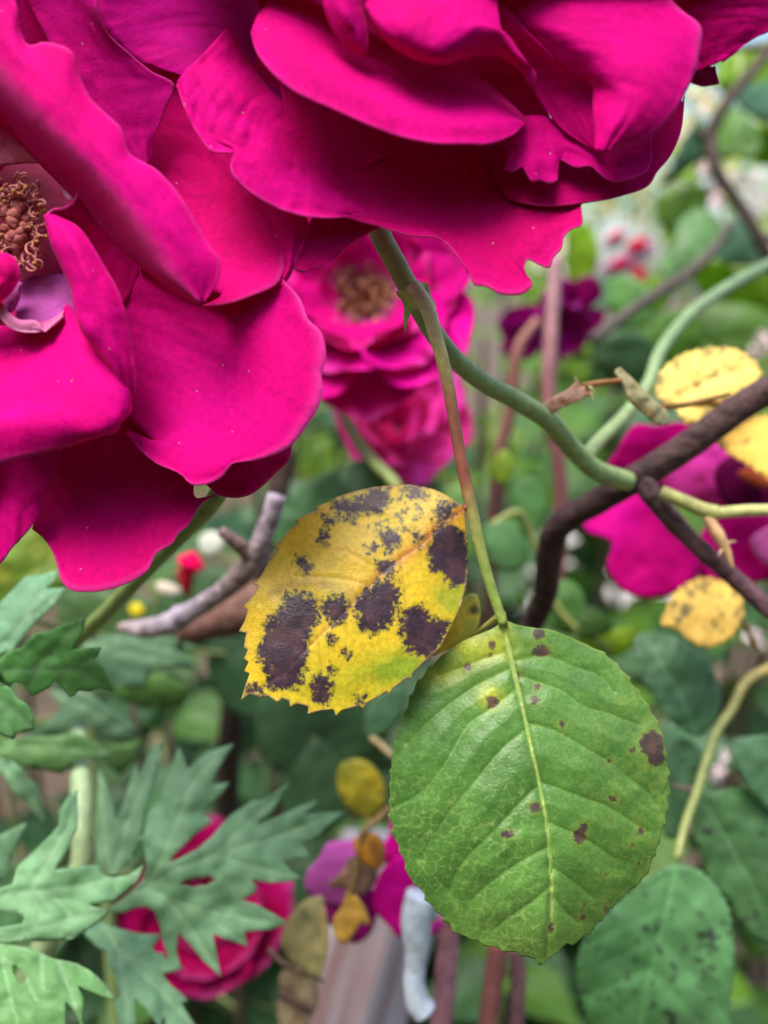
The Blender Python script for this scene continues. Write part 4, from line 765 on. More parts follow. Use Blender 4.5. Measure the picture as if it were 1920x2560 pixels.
for k, (w_, d_, c_, vv_) in enumerate(((E2((-60,1440),(200,1400),(450,1390),(600,1368),(750,1430),(905,1542),(760,1560),(600,1582),(540,1652),(482,1690),(350,1660),(200,1640),(100,1600),(-60,1540)), 215, lin(88,126,72), [E2((-60,1480),(400,1480),(880,1540))]),
    (E2((-60,1550),(100,1590),(170,1640),(222,1720),(300,1780),(330,1880),(362,2000),(372,2092),(300,2040),(200,1920),(100,1830),(40,1720),(-60,1640)), 200, HG, [E2((-60,1590),(150,1750),(360,2080))]),
    (E2((600,682),(800,602),(1100,580),(1400,620),(1582,702),(1500,722),(1350,690),(1500,780),(1585,882),(1400,852),(1200,850),(1150,1000),(900,1010),(800,860)), 250, lin(78,112,84), [E2((620,690),(1000,650),(1560,700)), E2((800,720),(1200,780),(1560,880))]),
    (E2((390,1030),(700,1050),(900,1200),(1092,1332),(1082,1422),(950,1452),(800,1382),(700,1292),(600,1272),(450,1382),(280,1382),(482,1182)), 235, lin(80,112,84), [E2((420,1060),(700,1180),(1060,1400))]),
    (E2((800,860),(1040,720),(1060,800),(900,960),(1300,900),(1500,1000),(1450,1150),(1150,1180),(900,1080)), 265, lin(84,122,58), []),
    (E2((900,1450),(1100,1400),(1090,1560),(960,1700),(830,1620),(800,1500)), 255, lin(82,116,62), []))):
    herb(mug3, w_, d_, vv_, c_, 2, 0, 4, 4, 30 + k, spacing=12)
tube('stem', mug3, E2((700,1000,262),(720,1500,262),(800,2200,262),(950,4000,262)), [1.6,2.0,2.2,2.4], lin(110,130,80), M_STEM, n=30)

# ------------------------------------------------------------------ procedural garden rose for the flowers behind
def garden_rose(label, centre, axis, R, rings, col, seed, centre_col=None, pale=.6, mat=M_PETAL_FAR, name='rose_bloom', stam=18, roll=0.0):
    """rings: (count, length, width, opening angle at base, at tip, cup)"""
    t = thing(name, label, 'rose', centre, 'roses in bloom'); r = random.Random(seed)
    z = Vector(axis).normalized(); x = z.orthogonal().normalized(); y = z.cross(x); B = np.array([x, y, z]).T
    sidx = 0
    for ri, (cnt, Ln, Wd, a0, a1, cup) in enumerate(rings):
        for i in range(cnt):
            ph = roll + (i + .5 * (ri % 2)) / cnt * 2 * math.pi + r.uniform(-.18, .18); n, m = 15, 15
            L_ = R * Ln * r.uniform(.88, 1.1); W_ = R * Wd * r.uniform(.9, 1.12); ta = r.uniform(-.15, .15)
            v = np.linspace(0, 1, m); th = (a0 + (a1 - a0) * v ** 1.3) + ta
            rr = np.concatenate([[0], np.cumsum(np.sin(th[:-1]))]) / (m - 1) * L_ + R * .06; zz_ = np.concatenate([[0], np.cumsum(np.cos(th[:-1]))]) / (m - 1) * L_
            wv = W_ * np.minimum(1, .25 + 1.15 * v ** .8) * np.sqrt(np.clip(1 - np.clip((v - .72) / .30, 0, 1) ** 2, .03, 1))
            U = np.linspace(-1, 1, n)[None]; V = v[:, None] + 0 * U
            nz = (fbm(U * 2.3 + seed + 9.1 * sidx, V * 2.6, seed + sidx, 3) - .5) * 2
            rad = rr[:, None] - cup * R * U ** 2 * np.sin(th)[:, None] * .5 ; hh = zz_[:, None] + cup * R * U ** 2 * (.4 + .6 * V) + .16 * R * nz * V ** 1.5
            rad = rad + .05 * R * (fbm(U * 6 + sidx, V * 1.5, seed + 60 + sidx, 2) - .5) * V
            tang = U * wv[:, None]
            loc = np.stack([rad * math.cos(ph) - tang * math.sin(ph), rad * math.sin(ph) + tang * math.cos(ph), hh], -1)
            wp = loc @ B.T + np.asarray(centre)
            cc = np.asarray(col) * np.array([1, 1, r.uniform(.8, 1.2)]) * r.uniform(.85, 1.1) * np.ones((m, n, 1)); cc = cc * (.88 + .24 * fbm(U * 8 + sidx, V * 2, seed + 3, 2))[..., None]
            cc = mixc(cc, PET_PALE, pale * (1 - sstep(.18, .55, V))); cc = mixc(cc, lin(235, 110, 200), .3 * sstep(.88, 1, V))
            link('petal', make_mesh('petal', wp.reshape(-1, 3), quads(m, n), cc.reshape(-1, 3)), mat, t); sidx += 1
    for i in range(stam):
        a = r.uniform(0, 6.28); q = r.uniform(.03, .17) * R; h = R * r.uniform(.18, .34); bnd = r.uniform(-.1, .1) * R
        pts = np.array([[math.cos(a) * q * .5, math.sin(a) * q * .5, 0], [math.cos(a) * q, math.sin(a) * q, h * .6], [math.cos(a) * q * 1.5 + bnd, math.sin(a) * q * 1.5 + bnd, h]]) @ B.T + np.asarray(centre)
        st = tube('stamen', t, pts, [.3, .3, .25], lin(214, 160, 120), M_ANTHER, sides=5, n=6, px=False)
        tube('anther', st, [pts[-1] - .0006, pts[-1] + .0008], [.5, .4], mixc(lin(130, 84, 66), lin(176, 126, 96), r.random()), M_ANTHER, sides=6, n=4, px=False)
    return t
toc = lambda c: (Vector(CAM) - Vector(c)).normalized()
full = ((7, 1.0, .42, 1.0, 1.65, .10), (7, .86, .40, .8, 1.5, .12), (7, .66, .34, .55, 1.3, .14), (6, .44, .26, .75, 1.25, .12))
c_ = P(925, 765, 262); garden_rose('ruffled open magenta rose behind the green stem node', c_, toc(c_) + Vector((-.15, 0, .35)), .036, full, PET*np.array([.9,1,1.15]), 11, pale=.95, stam=72)
c_ = P(985, 1085, 312); garden_rose('smaller lilac-pink cupped rose below the ruffled one', c_, toc(c_) + Vector((.1, 0, .5)), .029, ((6,1.0,.46,.7,1.35,.16),(6,.85,.40,.45,1.0,.2),(5,.62,.32,.2,.7,.22),(4,.4,.22,.1,.4,.2)), lin(240,70,180), 12, pale=.45, stam=0)
c_ = P(505, 2275, 280); garden_rose('dark crimson rose half hidden behind mugwort leaves', c_, toc(c_) + Vector((.1, 0, -.1)), .026, ((7,1.0,.46,1.1,1.5,.08),(6,.8,.42,.8,1.3,.1),(5,.5,.3,.5,1.0,.12)), PET*np.array([.55,1,.45]), 13, pale=.1, stam=6)
c_ = P(1375, 770, 370); garden_rose('faded violet rose hanging behind the frayed petal', c_, Vector((.2, -.6, -.5)), .023, ((6,1.1,.40,.9,1.9,.1),(5,.8,.36,.6,1.5,.12)), lin(176,20,140), 14, pale=.0, stam=0)

# magenta rose at the right, broad flat petals
rR = thing('rose_bloom', 'broad flat magenta rose crossed by the dark branch', 'rose', P(1750, 1290, 232), 'roses in bloom')
def fp(parent, o, d, col, **k):
    return patch('petal', parent, o, bowl(o, d, k.get('tx', 0), k.get('ty', 0), k.get('curl', 3), k.get('wav', 1.5), k.get('seed', 0)), flatc(col, .14, 70, k.get('seed', 0), k.get('c2')), M_PETAL_FAR, spacing=14, smooth_n=90, solid=.0003)
fp(rR, C5((1050,1640),(1200,1470),(1420,1450),(1560,1600),(1500,1800),(1320,1840),(1220,1885),(1050,1790)), 236, PET*np.array([.9,1,1.1]), seed=3, ty=-3)
fp(rR, C5((560,1420),(700,1390),(860,1420),(980,1530),(1060,1680),(1052,1800),(910,1902),(780,1912),(690,1880),(612,1765),(632,1645),(505,1585),(490,1500)), 231, PET*np.array([.9,1,1.05]), seed=1, ty=-4, c2=PET*np.array([.85,1,1.3]))
fp(rR, C5((605,1282),(650,1220),(692,1140),(742,1082),(850,1085),(960,1068),(1040,1085),(1100,1200),(900,1400),(760,1420)), 238, PET*np.array([.75,1,1.0]), seed=2, ty=4)
fp(rR, C5((860,1340),(960,1220),(1120,1150),(1220,1220),(1260,1380),(1220,1490),(1080,1470),(930,1420)), 234, lin(240,70,190), seed=4, ty=2)
fp(rR, C5((1130,1295),(1200,1232),(1330,1250),(1480,1350),(1460,1480),(1210,1485)), 229, lin(104,8,72), seed=5)
fp(rR, C5((1240,1310),(1300,1290),(1370,1330),(1400,1380),(1300,1370)), 226, lin(190,90,60), seed=6)
fp(rR, C5((1300,1640),(1420,1560),(1600,1600),(1560,1780),(1380,1760)), 228, lin(230,110,190), seed=7)

# pink flower low in the middle, with dried leaves hanging over it
rL = thing('rose_bloom', 'withering pink and lilac rose beside the round green leaf', 'rose', P(880, 2160, 225), 'roses in bloom')
fp(rL, E4((310,1280),(320,1180),(400,1080),(460,980),(530,960),(590,960),(680,940),(760,1050),(740,1300),(600,1400),(400,1380)), 226, lin(206,96,190), seed=8, tx=-3)
fp(rL, E4((420,1330),(560,1300),(760,1280),(800,1450),(700,1640),(630,1660),(560,1560),(450,1520)), 228, lin(170,30,130), seed=9)
fp(rL, E4((880,920),(900,780),(960,760),(1050,900),(1100,1040),(960,1080),(850,1110),(810,1040)), 222, lin(238,20,170), seed=10)
fp(rL, E4((770,1320),(800,1220),(870,1120),(960,1050),(1060,1060),(1150,1250),(1120,1480),(1020,1610),(950,1620),(880,1540),(810,1470),(770,1400)), 214, lin(240,16,165), seed=11, tx=2)
fp(rL, E4((930,1560),(1010,1500),(1120,1480),(1230,1490),(1240,1560),(1150,1610),(1020,1625),(960,1620)), 219, lin(240,50,180), seed=12)
dl = thing('dried_leaf_spray', 'crumpled orange and brown dried leaves hanging over the lilac petals', 'leaf', P(890, 2090, 205))
def dry(parent, o, d, col, c2, seed, **k):
    return patch('leaflet', parent, o, bowl(o, d, k.get('tx', 0), k.get('ty', 0), k.get('curl', 3), 2.0, seed), flatc(col, .2, 30, seed, c2), M_DRY, spacing=10, smooth_n=70, solid=.0003)
dry(dl, E4((640,960),(720,905),(800,920),(840,970),(840,1100),(790,1160),(730,1130),(660,1060)), 206, lin(226,156,60), lin(170,112,60), 21)
dry(dl, E4((570,1150),(620,1060),(720,1110),(800,1180),(760,1280),(690,1330),(600,1290),(460,1260),(540,1190)), 208, lin(180,138,116), lin(120,94,86), 22)
dry(dl, E4((500,1500),(560,1400),(600,1300),(660,1340),(730,1450),(752,1540),(700,1520),(640,1600),(570,1670),(520,1620)), 207, lin(236,186,86), lin(110,90,62), 23)
tube('petiole', dl, E4((890,735,207),(800,820,207),(700,905,206),(690,1000,206.5),(660,1150,207.5),(620,1320,207)), [.8,.8,.7,.6,.5,.4], lin(160,130,80), M_STEM, n=24)
dl2 = thing('dried_leaf_spray', 'curled khaki dead leaflets speckled grey beside the wooden stake', 'leaf', P(760, 2460, 215))
dry(dl2, E4((420,1340),(300,1370),(220,1460),(160,1570),(150,1680),(200,1780),(300,1850),(390,1900),(440,1800),(462,1660),(430,1520)), 216, lin(206,192,136), lin(150,146,112), 24, tx=-3)
dry(dl2, E4((430,1400),(470,1640),(450,1760),(400,1890),(420,1700),(410,1500)), 213, lin(224,204,138), None, 27)
dry(dl2, E4((150,1850),(260,1850),(380,1900),(400,2020),(360,2150),(300,2230),(140,2200),(130,2000)), 219, lin(210,182,146), lin(160,136,110), 25)
tube('petiole', dl2, E4((60,1700,222),(150,1790,220),(260,1840,217),(400,1900,217),(430,1930,216)), [.6,.6,.7,.6,.5], lin(130,100,84), M_STEM, n=20)
tube('petiole', dl2, E4((130,2020,219),(260,2080,217),(350,2130,217)), [.5,.5,.5], lin(90,60,56), M_STEM, n=12)
rb = thing('rose_bud', 'small round red bud with trailing sepals under the open rose', 'bud', P(480, 1400, 300))
bp_ = np.array(P(478, 1400, 300))
tube('bud', rb, [tuple(P(488, 1380, 300)), tuple(P(480, 1402, 300)), tuple(P(470, 1432, 301))], [1.0, 5.2, 2.0], [lin(240,10,90), lin(240,10,90), lin(190,20,60)], M_PETAL_FAR, n=14, px=False)
tube('sepal', rb, F((470,1425,301),(466,1460,301),(474,1495,302)), [2.6,2.4,.5], lin(150,20,40), M_PETAL_FAR, n=12)
tube('sepal', rb, F((466,1425,302),(450,1435,303),(446,1450,303)), [2.0,1.6,.5], lin(190,50,60), M_PETAL_FAR, n=12)
for lab, pts, c in (('white dead petal curl above the red bud', ((500,1345),(520,1330),(556,1340),(560,1360),(535,1385),(515,1388)), lin(220,224,210)), ('white dead petal curl below the red bud', ((388,1460),(410,1455),(440,1465),(455,1480),(440,1488),(400,1478)), lin(226,214,200)), ('tiny bright yellow leaf scrap by the pale green stem', ((325,1515),(345,1508),(360,1522),(350,1540),(328,1535)), lin(236,214,40))):
    o = F(*pts); q = patch('leaf_scrap', None, o, bowl(o, 290, 0, 0, 3), flatc(c, .15, 20, 3), M_DRY, spacing=6, smooth_n=30, solid=.0005); tag(q, lab, 'leaf')
# ------------------------------------------------------------------ leaves behind, traced one by one
def bleaf(parent, o, d, col, seed, tx=0, ty=0, curl=3, c2=None, spots=0, mid=None, tooth=0, name='leaflet', wav=1.5):
    o = np.asarray(o); oo = teeth(o, 30, tooth, .06, .94, seed) if tooth else hermite(o[:, :2], 80, closed=True)
    bo = bowl(o, d, tx, ty, curl, wav, seed)
    def cf(x, y, e):
        c = flatc(col, .16, 60, seed, c2)(x, y, e); rel = 0*x
        if mid is not None:
            m_, t_ = seg_dist(x, y, mid); c = mixc(c, c*1.5+.03, .7*np.exp(-(m_/5)**2)); rel = .8*np.exp(-(m_/14)**2)
            ax_ = mid[-1,:2]-mid[0,:2]; L_ = np.linalg.norm(ax_); ax_ = ax_/L_
            s_ = (x-mid[0,0])*ax_[0]+(y-mid[0,1])*ax_[1]; lat = np.abs(s_ - m_*.8) % (L_/6.5)/(L_/6.5)
            rel = rel + .35*np.exp(-((lat-.5)/.16)**2)*sstep(0,20,m_)
            c = mixc(c, c*1.25, .4*np.exp(-((lat-.5)/.1)**2))
        if spots:
            s = fbm(x/16, y/16, seed+40, 3)*.7 + fbm(x/60, y/60, seed+44, 2)*.3; c = mixc(c, lin(60,58,58), .8*sstep(1-spots-.03, 1-spots+.03, s))
        return c, rel
    return patch(name, parent, oo, bo, cf, M_DRY if col[0] > col[1]*1.02 else M_LEAF_FAR, spacing=11, solid=.00028)
BG_ = lin(98,138,104); BD = lin(66,98,66)
spr = thing('rose_leaf', 'blue-green rose leaf of several big leaflets, one marked with dark streaks', 'leaf', P(1850, 1700, 215))
bleaf(spr, E5((130,1760),(230,1650),(330,1560),(440,1470),(590,1390),(700,1400),(800,1480),(870,1600),(900,1750),(905,1900),(890,2060),(880,2250),(700,2420),(400,2440),(200,2300),(120,2100),(85,1920)), 205, lin(120,170,122), 51, -3, 4, 4, None, .345, E5((610,1350),(560,1600),(500,1820),(440,2050),(400,2400)), 5)['label'] = 'large leaflet marked with dark streaks'
bleaf(spr, E5((720,1040),(900,980),(1085,1010),(1230,1100),(1280,1400),(1200,1700),(1085,1790),(950,1700),(880,1560),(800,1480),(720,1300),(690,1150)), 222, lin(104,146,102), 52, 2, 3, 3, None, .33, E5((740,1040),(900,1300),(1060,1600),(1150,1800)))
bleaf(spr, E5((410,180),(520,170),(640,210),(740,290),(810,400),(840,520),(800,640),(720,710),(620,660),(520,560),(450,440)), 226, BG_, 53, 2, -3, 3, None, 0, E5((720,700),(620,480),(440,200)), 3)
bleaf(spr, E5((880,740),(1000,710),(1140,720),(1200,860),(1100,1100),(1030,1040),(950,920)), 216, BG_*1.05, 54, 0, 0, 3, None, 0)
bleaf(spr, E5((540,760),(640,720),(730,780),(700,950),(670,1120),(640,1230),(560,1240),(530,1100),(560,940)), 228, BG_, 55, 0, 0, 3, None, .3)
tube('rachis', spr, E5((1120,340,226),(960,440,222),(900,560,220),(820,680,217),(760,850,214),(720,980,212),(650,1180,209),(610,1350,206)), [1.3,1.3,1.2,1.1,1.1,1.0,.9], [lin(170,150,90), lin(150,160,96), lin(170,180,110)], M_STEM, n=40)
tube('petiolule', spr, E5((590,970,226),(650,985,216),(710,985,212)), [.7,.7,.6], lin(140,120,110), M_STEM, n=10)
ysp = thing('rose_leaf', 'pale yellow rose leaf freckled with green behind the dark cane', 'leaf', P(1700, 1010, 205))
bleaf(ysp, C5((850,940),(850,870),(900,800),(980,745),(1070,722),(1150,712),(1230,722),(1310,770),(1345,840),(1310,900),(1180,960),(1100,1030),(1000,1080),(940,1000)), 205, lin(240,210,112), 61, 2, -5, 3, None, .36, C5((900,1000),(1060,900),(1330,800)), 6)
bleaf(ysp, C5((1130,1160),(1250,1060),(1400,1050),(1500,1200),(1480,1380),(1385,1340),(1300,1280),(1200,1220)), 208, lin(236,196,90), 62, 0, -5, 3, None, .36, None, 5)
tube('petiole', ysp, C5((870,1000,206),(980,985,203),(1100,960,202),(1200,1010,204),(1230,1080,207)), [.8,.8,.7,.6,.5], lin(190,140,80), M_STEM, n=20)
ysm = thing('rose_leaf', 'small golden leaf with charcoal spots below the broad magenta rose', 'leaf', P(1755, 1560, 214))
bleaf(ysm, C5((870,2040),(900,1960),(950,1880),(1020,1835),(1090,1820),(1170,1840),(1240,1890),(1265,1960),(1240,2060),(1160,2130),(1080,2150),(1000,2110),(940,2060)), 212, lin(240,200,98), 63, 0, -5, 3, None, .37, None, 5)
tube('petiole', ysm, C5((1240,1990,213),(1290,2070,216),(1330,2160,220)), [.6,.7,.7], lin(170,130,80), M_STEM, n=12)
ylg = thing('rose_leaf', 'little yellowing oval leaf in the shade left of the round green leaf', 'leaf', P(905, 2050, 240))
bleaf(ylg, E4((560,430),(620,405),(710,410),(800,480),(850,590),(840,720),(790,800),(720,815),(630,760),(560,680),(525,580)), 238, lin(150,150,50), 64, 0, 0, 3, lin(190,180,60), .28)
tube('petiole', ylg, E4((760,260,240),(830,310,236),(890,370,232),(960,420,232)), [.9,.9,.8,.8], lin(170,150,110), M_STEM, n=12)
tube('petiole', ylg, E4((720,810,238),(760,830,236),(840,770,232)), [.5,.6,.6], lin(150,130,80), M_STEM, n=8)
mid_ = thing('rose_leaf', 'soft green leaf whose leaflets show between the pruned twig and yellow leaf', 'leaf', P(700, 1300, 290))
bleaf(mid_, F((690,1380),(700,1280),(760,1210),(840,1180),(860,1230),(800,1330),(740,1420)), 285, lin(84,126,84), 65, 0, 0, 3)
bleaf(mid_, F((840,1200),(880,1150),(960,1150),(1060,1190),(1120,1260),(1060,1350),(900,1320),(840,1260)), 292, lin(92,132,92), 66, 0, 0, 3)
bleaf(mid_, F((640,1780),(760,1640),(900,1640),(960,1740),(900,1900),(780,1950),(660,1900)), 300, BD, 67)
bleaf(mid_, F((920,1760),(960,1720),(1010,1720),(1005,1790),(960,1840),(925,1850)), 262, lin(84,124,92), 68)
bleaf(mid_, F((720,1950),(800,1850),(850,1900),(850,2060),(780,2100),(720,2060)), 290, BD, 69)
tube('rachis', mid_, F((1080,1340,296),(900,1400,296),(780,1520,300),(780,1700,304),(790,1900,300)), [1.2]*4, lin(110,130,80), M_STEM, n=24)
lft = thing('rose_leaf', 'yellow-green spotted leaf peeping out under the open rose by the mugwort', 'leaf', P(-60, 1480, 245))
bleaf(lft, F((-60,1360),(0,1310),(60,1270),(110,1300),(150,1370),(165,1460),(110,1520),(20,1530),(-60,1500)), 240, lin(120,146,60), 96, 0, 0, 3, lin(160,170,70), .3)
bleaf(lft, F((150,1500),(260,1480),(380,1500),(420,1590),(330,1660),(220,1640),(150,1580)), 300, lin(78,110,62), 97)
bleaf(lft, F((420,1440),(560,1420),(640,1500),(600,1600),(480,1620),(400,1540)), 330, lin(66,100,62), 98)
bleaf(lft, F((540,1560),(700,1540),(780,1660),(700,1800),(580,1780),(520,1680)), 320, lin(62,96,64), 99)
tube('rachis', lft, F((-80,1500,246),(120,1560,270),(300,1600,300),(600,1640,325)), [1.2,1.1,1.0,.8], lin(120,130,80), M_STEM, n=20)
cen = thing('rose_leaf', 'cluster of dull green leaflets between the cane and the green rachis', 'leaf', P(1290, 1500, 262))
for k, (o, d, c) in enumerate(((C5((30,1560),(90,1540),(160,1560),(205,1640),(210,1760),(150,1790),(70,1760),(30,1680)), 255, lin(96,140,92)), (C5((160,1380),(250,1330),(310,1400),(290,1560),(220,1620),(170,1520)), 270, lin(92,140,80)), (C5((280,1950),(330,1860),(430,1830),(500,1900),(490,2030),(420,2090),(320,2040)), 272, lin(92,134,74)), (C5((500,1960),(600,1990),(640,2060),(560,2100),(470,2110),(480,2020)), 268, lin(70,104,50)), (C5((470,2110),(640,2060),(760,2060),(740,2140),(640,2200),(520,2170)), 275, lin(130,160,40)), (C5((60,1250),(120,1200),(160,1280),(120,1370),(60,1340)), 280, lin(140,170,60)))):
    bleaf(cen, o, d, c, 70 + k)
tube('rachis', cen, C5((60,1560,256),(180,1500,262),(280,1700,268),(400,2000,270),(620,2160,272)), [1.0]*4, lin(150,160,90), M_STEM, n=24)

# sunlit leaves of the shrub at the upper right
shr = thing('shrub_branch', 'yellow-green backlit leaves of the shrub beyond the big rose', 'branch', P(1900, 760, 420))
YG = lin(122,160,38); MG = lin(96,138,62); BGR = lin(96,136,110)
for k, (o, d, c) in enumerate((
    (D1((830,430),(900,330),(1020,280),(1200,250),(1300,400),(1150,560),(980,600),(860,560)), 520, YG), (D1((960,600),(1060,520),(1220,510),(1300,650),(1200,780),(1060,720),(980,660)), 470, BGR),
    (D1((830,680),(920,640),(1040,740),(1120,880),(1060,980),(960,960),(880,990),(830,860)), 440, MG*1.1), (D1((1000,820),(1160,760),(1300,860),(1250,1010),(1100,1000)), 450, YG*.9),
    (D1((630,860),(720,760),(800,800),(820,940),(720,1000),(620,1080),(480,1160),(560,1020)), 430, lin(76,112,84)), (D1((500,1180),(640,1150),(770,1160),(780,1280),(700,1380),(560,1440),(500,1380)), 445, lin(92,130,46)),
    (D1((600,1370),(740,1280),(840,1330),(880,1430),(800,1570),(660,1650),(540,1720),(480,1640),(560,1520)), 410, lin(98,138,84)), (D1((880,1430),(1000,1340),(1110,1420),(1160,1560),(1000,1640),(860,1600),(800,1560)), 455, BGR),
    (D1((700,1640),(860,1600),(980,1700),(940,1800),(820,1860),(720,1760)), 490, YG*1.15), (D1((900,1700),(1050,1640),(1200,1700),(1230,1900),(1080,1960),(900,1900)), 500, YG*1.1),
    (D1((180,1720),(320,1700),(430,1780),(460,1900),(380,2010),(240,2000),(170,1880)), 420, lin(104,150,84)), (D1((380,1760),(480,1690),(560,1780),(520,1900),(430,1940)), 480, YG*1.1),
    (D1((-60,1400),(20,1360),(90,1440),(110,1580),(60,1700),(-40,1760),(-80,1560)), 360, YG), (D1((90,2080),(220,2040),(400,2060),(470,2180),(400,2330),(250,2400),(120,2280)), 400, lin(78,112,78)),
    (D1((460,1960),(620,1900),(760,1960),(740,2160),(600,2250),(480,2160)), 460, lin(92,134,54)), (D1((780,1880),(960,1860),(1140,1920),(1180,2100),(1000,2180),(800,2120)), 440, lin(88,124,52)),
    (D1((20,1780),(160,1700),(180,1820),(110,1940),(0,1900)), 450, BGR), (D1((620,1060),(700,1000),(740,1060),(700,1140),(640,1130)), 520, YG*1.3))):
    bleaf(shr, o, d, c, 80 + k, rnd.uniform(-8, 8), rnd.uniform(-8, 8), 8, None, 0, None, 0, 'leaf', 4)
tube('stem', shr, D1((1300,1500,470),(1000,1420,470),(700,1500,450),(420,1900,440),(240,2200,430)), [2.2,2.0,1.8,1.5,1.0], lin(110,120,80), M_STEM, n=30)
tube('stem', shr, D1((975,320,500),(980,420,500),(970,470,500)), [1.8,1.8,1.0], lin(190,205,130), M_STEM, n=10)
tube('stem', shr, D1((1300,980,480),(1060,850,470),(900,760,460),(760,960,450),(640,1240,450),(700,1500,450)), [2,2,1.6,1.4,1.2,1.2], lin(110,110,70), M_STEM, n=30)

# ------------------------------------------------------------------ faded red-striped wrapper petals seen far off, and pale blossom
fad = thing('faded_flower', 'faded red and lilac flower out of focus near the frayed petal', 'flower', P(1550, 640, 600))
for k, (o, c) in enumerate(((C5((585,210),(600,170),(680,130),(720,140),(700,190),(640,235)), lin(200,190,205)), (C5((608,195),(640,160),(690,140),(680,165),(630,200)), lin(200,20,40)), (C5((570,330),(700,240),(830,190),(840,240),(760,320),(650,350)), lin(176,150,170)), (C5((700,230),(790,180),(810,210),(740,250)), lin(200,40,70)), (C5((620,320),(700,270),(730,280),(660,345)), lin(170,40,80)), (C5((730,350),(770,310),(800,400),(770,400)), lin(180,30,60)))):
    fp(fad, o, 600 - 3*k, c, seed=k, curl=6)
tube('stem', fad, C5((820,170,602),(720,270,604),(600,400,606),(560,700,608)), [2.5,2.5,3,3], lin(110,90,80), M_BARK, n=16)
def blossom(label, spots, d, c, rr, seed):
    t = thing('blossom_cluster', label, 'blossom', P(spots[0][0], spots[0][1], d), 'pale blossom on the forked branch'); r = random.Random(seed)
    for (x, y) in spots:
        for k in range(5):
            a = k*1.2566 + r.random(); q = rr*r.uniform(.8, 1.1); o = np.array([(x + q*(math.cos(a) + .75*math.cos(b)), y + q*(math.sin(a) + .75*math.sin(b))) for b in np.linspace(0, 6.28, 9)[:-1]])
            patch('petal', t, o, bowl(o, d + r.uniform(-4, 4), r.uniform(-3,3), r.uniform(-3,3), 2), flatc(c*r.uniform(.9,1.05), .1, 10, k), M_PETAL_FAR, spacing=9, smooth_n=16)
    return t
WP = lin(246,226,226)
blossom('bright cream blossoms hanging right under the big rose', [(1735,235),(1768,238),(1755,262),(1770,275)], 500, lin(255,240,222), 9, 1)
blossom('pinkish pale blossoms along the dark forked branch', [(1765,430),(1785,470),(1805,460),(1790,500),(1745,420)], 520, lin(226,196,204), 11, 2)
blossom('cream and lilac blossoms at the lit right edge', [(1850,450),(1880,480),(1895,440),(1910,500),(1870,520),(1900,540)], 620, lin(228,218,216), 13, 3)
blossom('pale blossoms behind the green side shoot by the yellow leaf', [(1905,840),(1890,880),(1912,870)], 420, WP, 12, 4)
blossom('soft white blossoms at the edge beside the golden leaf', [(1880,1590),(1895,1600)], 420, WP, 14, 5)
blossom('white blossoms among the leaflets of the blue-green leaf', [(1800,1920),(1790,1945),(1812,1890)], 330, WP, 10, 6)

# ------------------------------------------------------------------ bush behind: canes with compound leaves
def leaf_mesh(k, base):
    r = random.Random(k); rows, half = 13, 4; V = []; Cc = []; fold = r.uniform(.1, .4); bend = r.uniform(-.4, .5)
    for i in range(rows):
        t = i/(rows-1); w_ = .40*math.sin(math.pi*min(1, t**.75*.985 + .012))**.8 + (.012 if i % 2 else 0)
        for j in range(-half, half+1):
            u = j/half; y = t; x = u*w_; z = fold*abs(x) - bend*t*t*.5 + .03*math.sin(9*t + 5*u + k)
            V.append((x, y, z)); v = .25*math.exp(-(u/.12)**2) + .12*math.exp(-(((t*6 - abs(u)*1.2) % 1 - .5)/.15)**2)
            Cc.append(np.array(base)*(.85 + .3*r.random()*.5 + v))
    return make_mesh('leaflet', V, quads(rows, 2*half+1), Cc)
LM = [leaf_mesh(k, c) for k, c in enumerate((lin(74,110,54), lin(66,102,62), lin(84,122,48), lin(54,86,54), lin(96,138,48), lin(68,104,70), lin(180,164,60)))]
for m_ in LM: m_.materials.append(M_LEAF_FAR)
